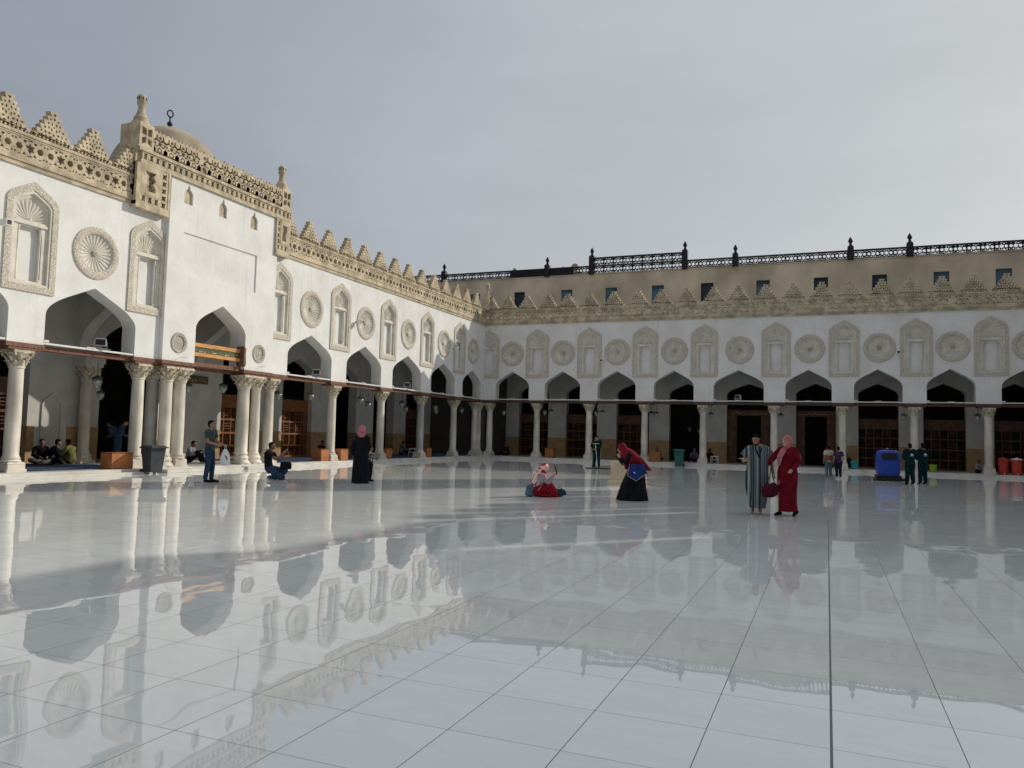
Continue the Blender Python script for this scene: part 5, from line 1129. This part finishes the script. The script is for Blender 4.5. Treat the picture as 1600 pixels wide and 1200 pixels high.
t, G, M, P, k = pers('worker bending over the far side of the blue scrubbing machine', (2.6, 39.15, 0), 112, dict(pel=(0, -.1, .86), mid=(0, .06, 1.12), chest=(0, .26, 1.26), neck=(0, .38, 1.27), head=(0, .50, 1.22), shL=(-.18, .28, 1.26), shR=(.18, .28, 1.26), elL=(-.28, .42, 1.04), wrL=(-.22, .6, .9), elR=(.28, .42, 1.04), wrR=(.22, .6, .9)), fd=(0, .6, -1), H=1.74, skin=SKIND, voxel=.012, group='workers in dark teal uniforms')
top(t, G, k, TEAL, 'jacket', 2, .05); trousers(t, G, k, TEAL, .03); shoes(t, G, k, BLACKC); hair(t, P, M, k)
m = MB(); m.ell((0, .16, 1.40), (.06, .03, .02), 8, 5); m.build('back_emblem', WHITEC, t)
# seated and standing people under the arcades
def seated(label, loc, deg, top_c, leg_c, H=1.72, skin=None, up=False, lean=.06, scarf_c=None, voxel=.013):
    J = dict(pel=(0, -.08, .14), mid=(0, -.06, .34), chest=(0, lean - .04, .53), neck=(0, lean, .63), head=(0, lean + .05, .76), shL=(-.17, lean - .04, .55), shR=(.17, lean - .04, .55), elL=(-.25, lean + .06, .32), elR=(.25, lean + .06, .32), wrL=(-.14, .26, .26), wrR=(.14, .26, .26), hipL=(-.09, -.06, .12), hipR=(.09, -.06, .12))
    if up: J.update(knL=(-.13, .34, .44), knR=(.13, .34, .44), anL=(-.12, .50, .08), anR=(.12, .50, .08), toeL=(-.12, .65, .035), toeR=(.12, .65, .035), wrL=(-.1, .36, .40), wrR=(.1, .36, .40))
    else: J.update(knL=(-.36, .22, .16), knR=(.36, .22, .16), anL=(.08, .36, .07), anR=(-.08, .30, .08), toeL=(.20, .40, .05), toeR=(-.20, .34, .05))
    t, G, M, P, k = pers(label, loc, deg, J, fd=(0, 1, -.25), H=H, skin=skin or SKIND, voxel=voxel)
    top(t, G, k, top_c, 'shirt', 2, .025, hem=0); trousers(t, G, k, leg_c, .022)
    if scarf_c: scarf(t, P, M, G, k, scarf_c, .16)
    else: hair(t, P, M, k)
NAVY = cloth('navy', (.02, .03, .06)); GREY = cloth('mid_grey', (.14, .14, .15))
seated('man in dark clothes sitting at the left of the group of three on the carpet', (-24.6, 18.35, STEP + .02), -20, BLACKC, GREY, lean=.0)
seated('man in black leaning forward in the middle of the group of three', (-24.45, 18.60, STEP + .02), 60, BLACKC, BLACKC, lean=.16)
seated('man in olive shirt sitting at the right of the group of three', (-24.35, 19.25, STEP + .02), 190, cloth('olive', (0.17, 0.165, 0.06)), cloth('olive_dark', (.12, .115, .05)), up=True)
seated('person in grey and white sitting by the wall right of the entrance columns', (-23.3, 23.7, STEP), 20, cloth('grey_white', (.25, .26, .30)), BLACKC, up=True)
seated('dark figure sitting behind the orange box near the second column', (-24.3, 33.6, STEP + .02), 0, BLACKC, BLACKC)
seated('person in grey sitting beside the white stool in the left arcade', (-23.9, 41.2, STEP + .02), 60, GREY, NAVY, up=True)
seated('dark figure sitting against the far wall near the corner', (-20.6, B + 2.2, STEP), -90, cloth('dark_brown', (.05, .03, .025)), BLACKC)
seated('person in black with white collar sitting behind the wooden box', (-10.05, B + 2.0, STEP), -90, BLACKC, BLACKC)
seated('person in black sitting behind the far white stool', (-6.85, B + 2.4, STEP), -60, BLACKC, BLACKC, scarf_c=BLACKC)
seated('dark figure sitting beside the turquoise bucket', (1.05, B + 1.6, STEP), -100, cloth('plum', (.04, .02, .04)), BLACKC)
seated('child in white top sitting left of the column by the coolers', (7.72, B + 1.9, STEP), -60, cloth('pale_violet', (.42, .40, .48)), NAVY, H=1.4)
seated('person in mauve sitting inside the dark doorway right of the green bin', (-7.95, B + 3.6, STEP), -90, cloth('mauve', (.20, .13, .20)), BLACKC, scarf_c=cloth('mauve', (.2, .13, .2)))
for (x, y, d, h, c, lab, fwd) in ((-24.4, 21.2, 40, 1.70, cloth('blue_shirt', (.05, .07, .15)), 'man in dark blue shirt standing in the doorway behind the orange box', .12), (-24.9, 21.65, 200, 1.62, cloth('denim_shirt', (.06, .085, .14)), 'bowed figure in blue behind the man in the doorway', .26)):
    t, G, M, P, k = pers(lab, (x, y, STEP), d, dict(chest=(0, fwd, 1.36), neck=(0, fwd + .06, 1.45), head=(0, fwd + .13, 1.56), shL=(-.18, fwd, 1.38), shR=(.18, fwd, 1.38), mid=(0, fwd * .4, 1.16), wrL=(-.14, .34, 1.05), wrR=(.14, .34, 1.05), elL=(-.24, .14, 1.12), elR=(.24, .14, 1.12)), fd=(0, 1, -.6), H=h, voxel=.013)
    top(t, G, k, c, 'shirt', 2, .03); trousers(t, G, k, JEANS, .02); hair(t, P, M, k); shoes(t, G, k, BLACKC)

for o in [NICHE, ROUNDEL]:
    for c in [x for x in list(COL.objects) if x.parent == o]: bpy.data.objects.remove(c)
    bpy.data.objects.remove(o)
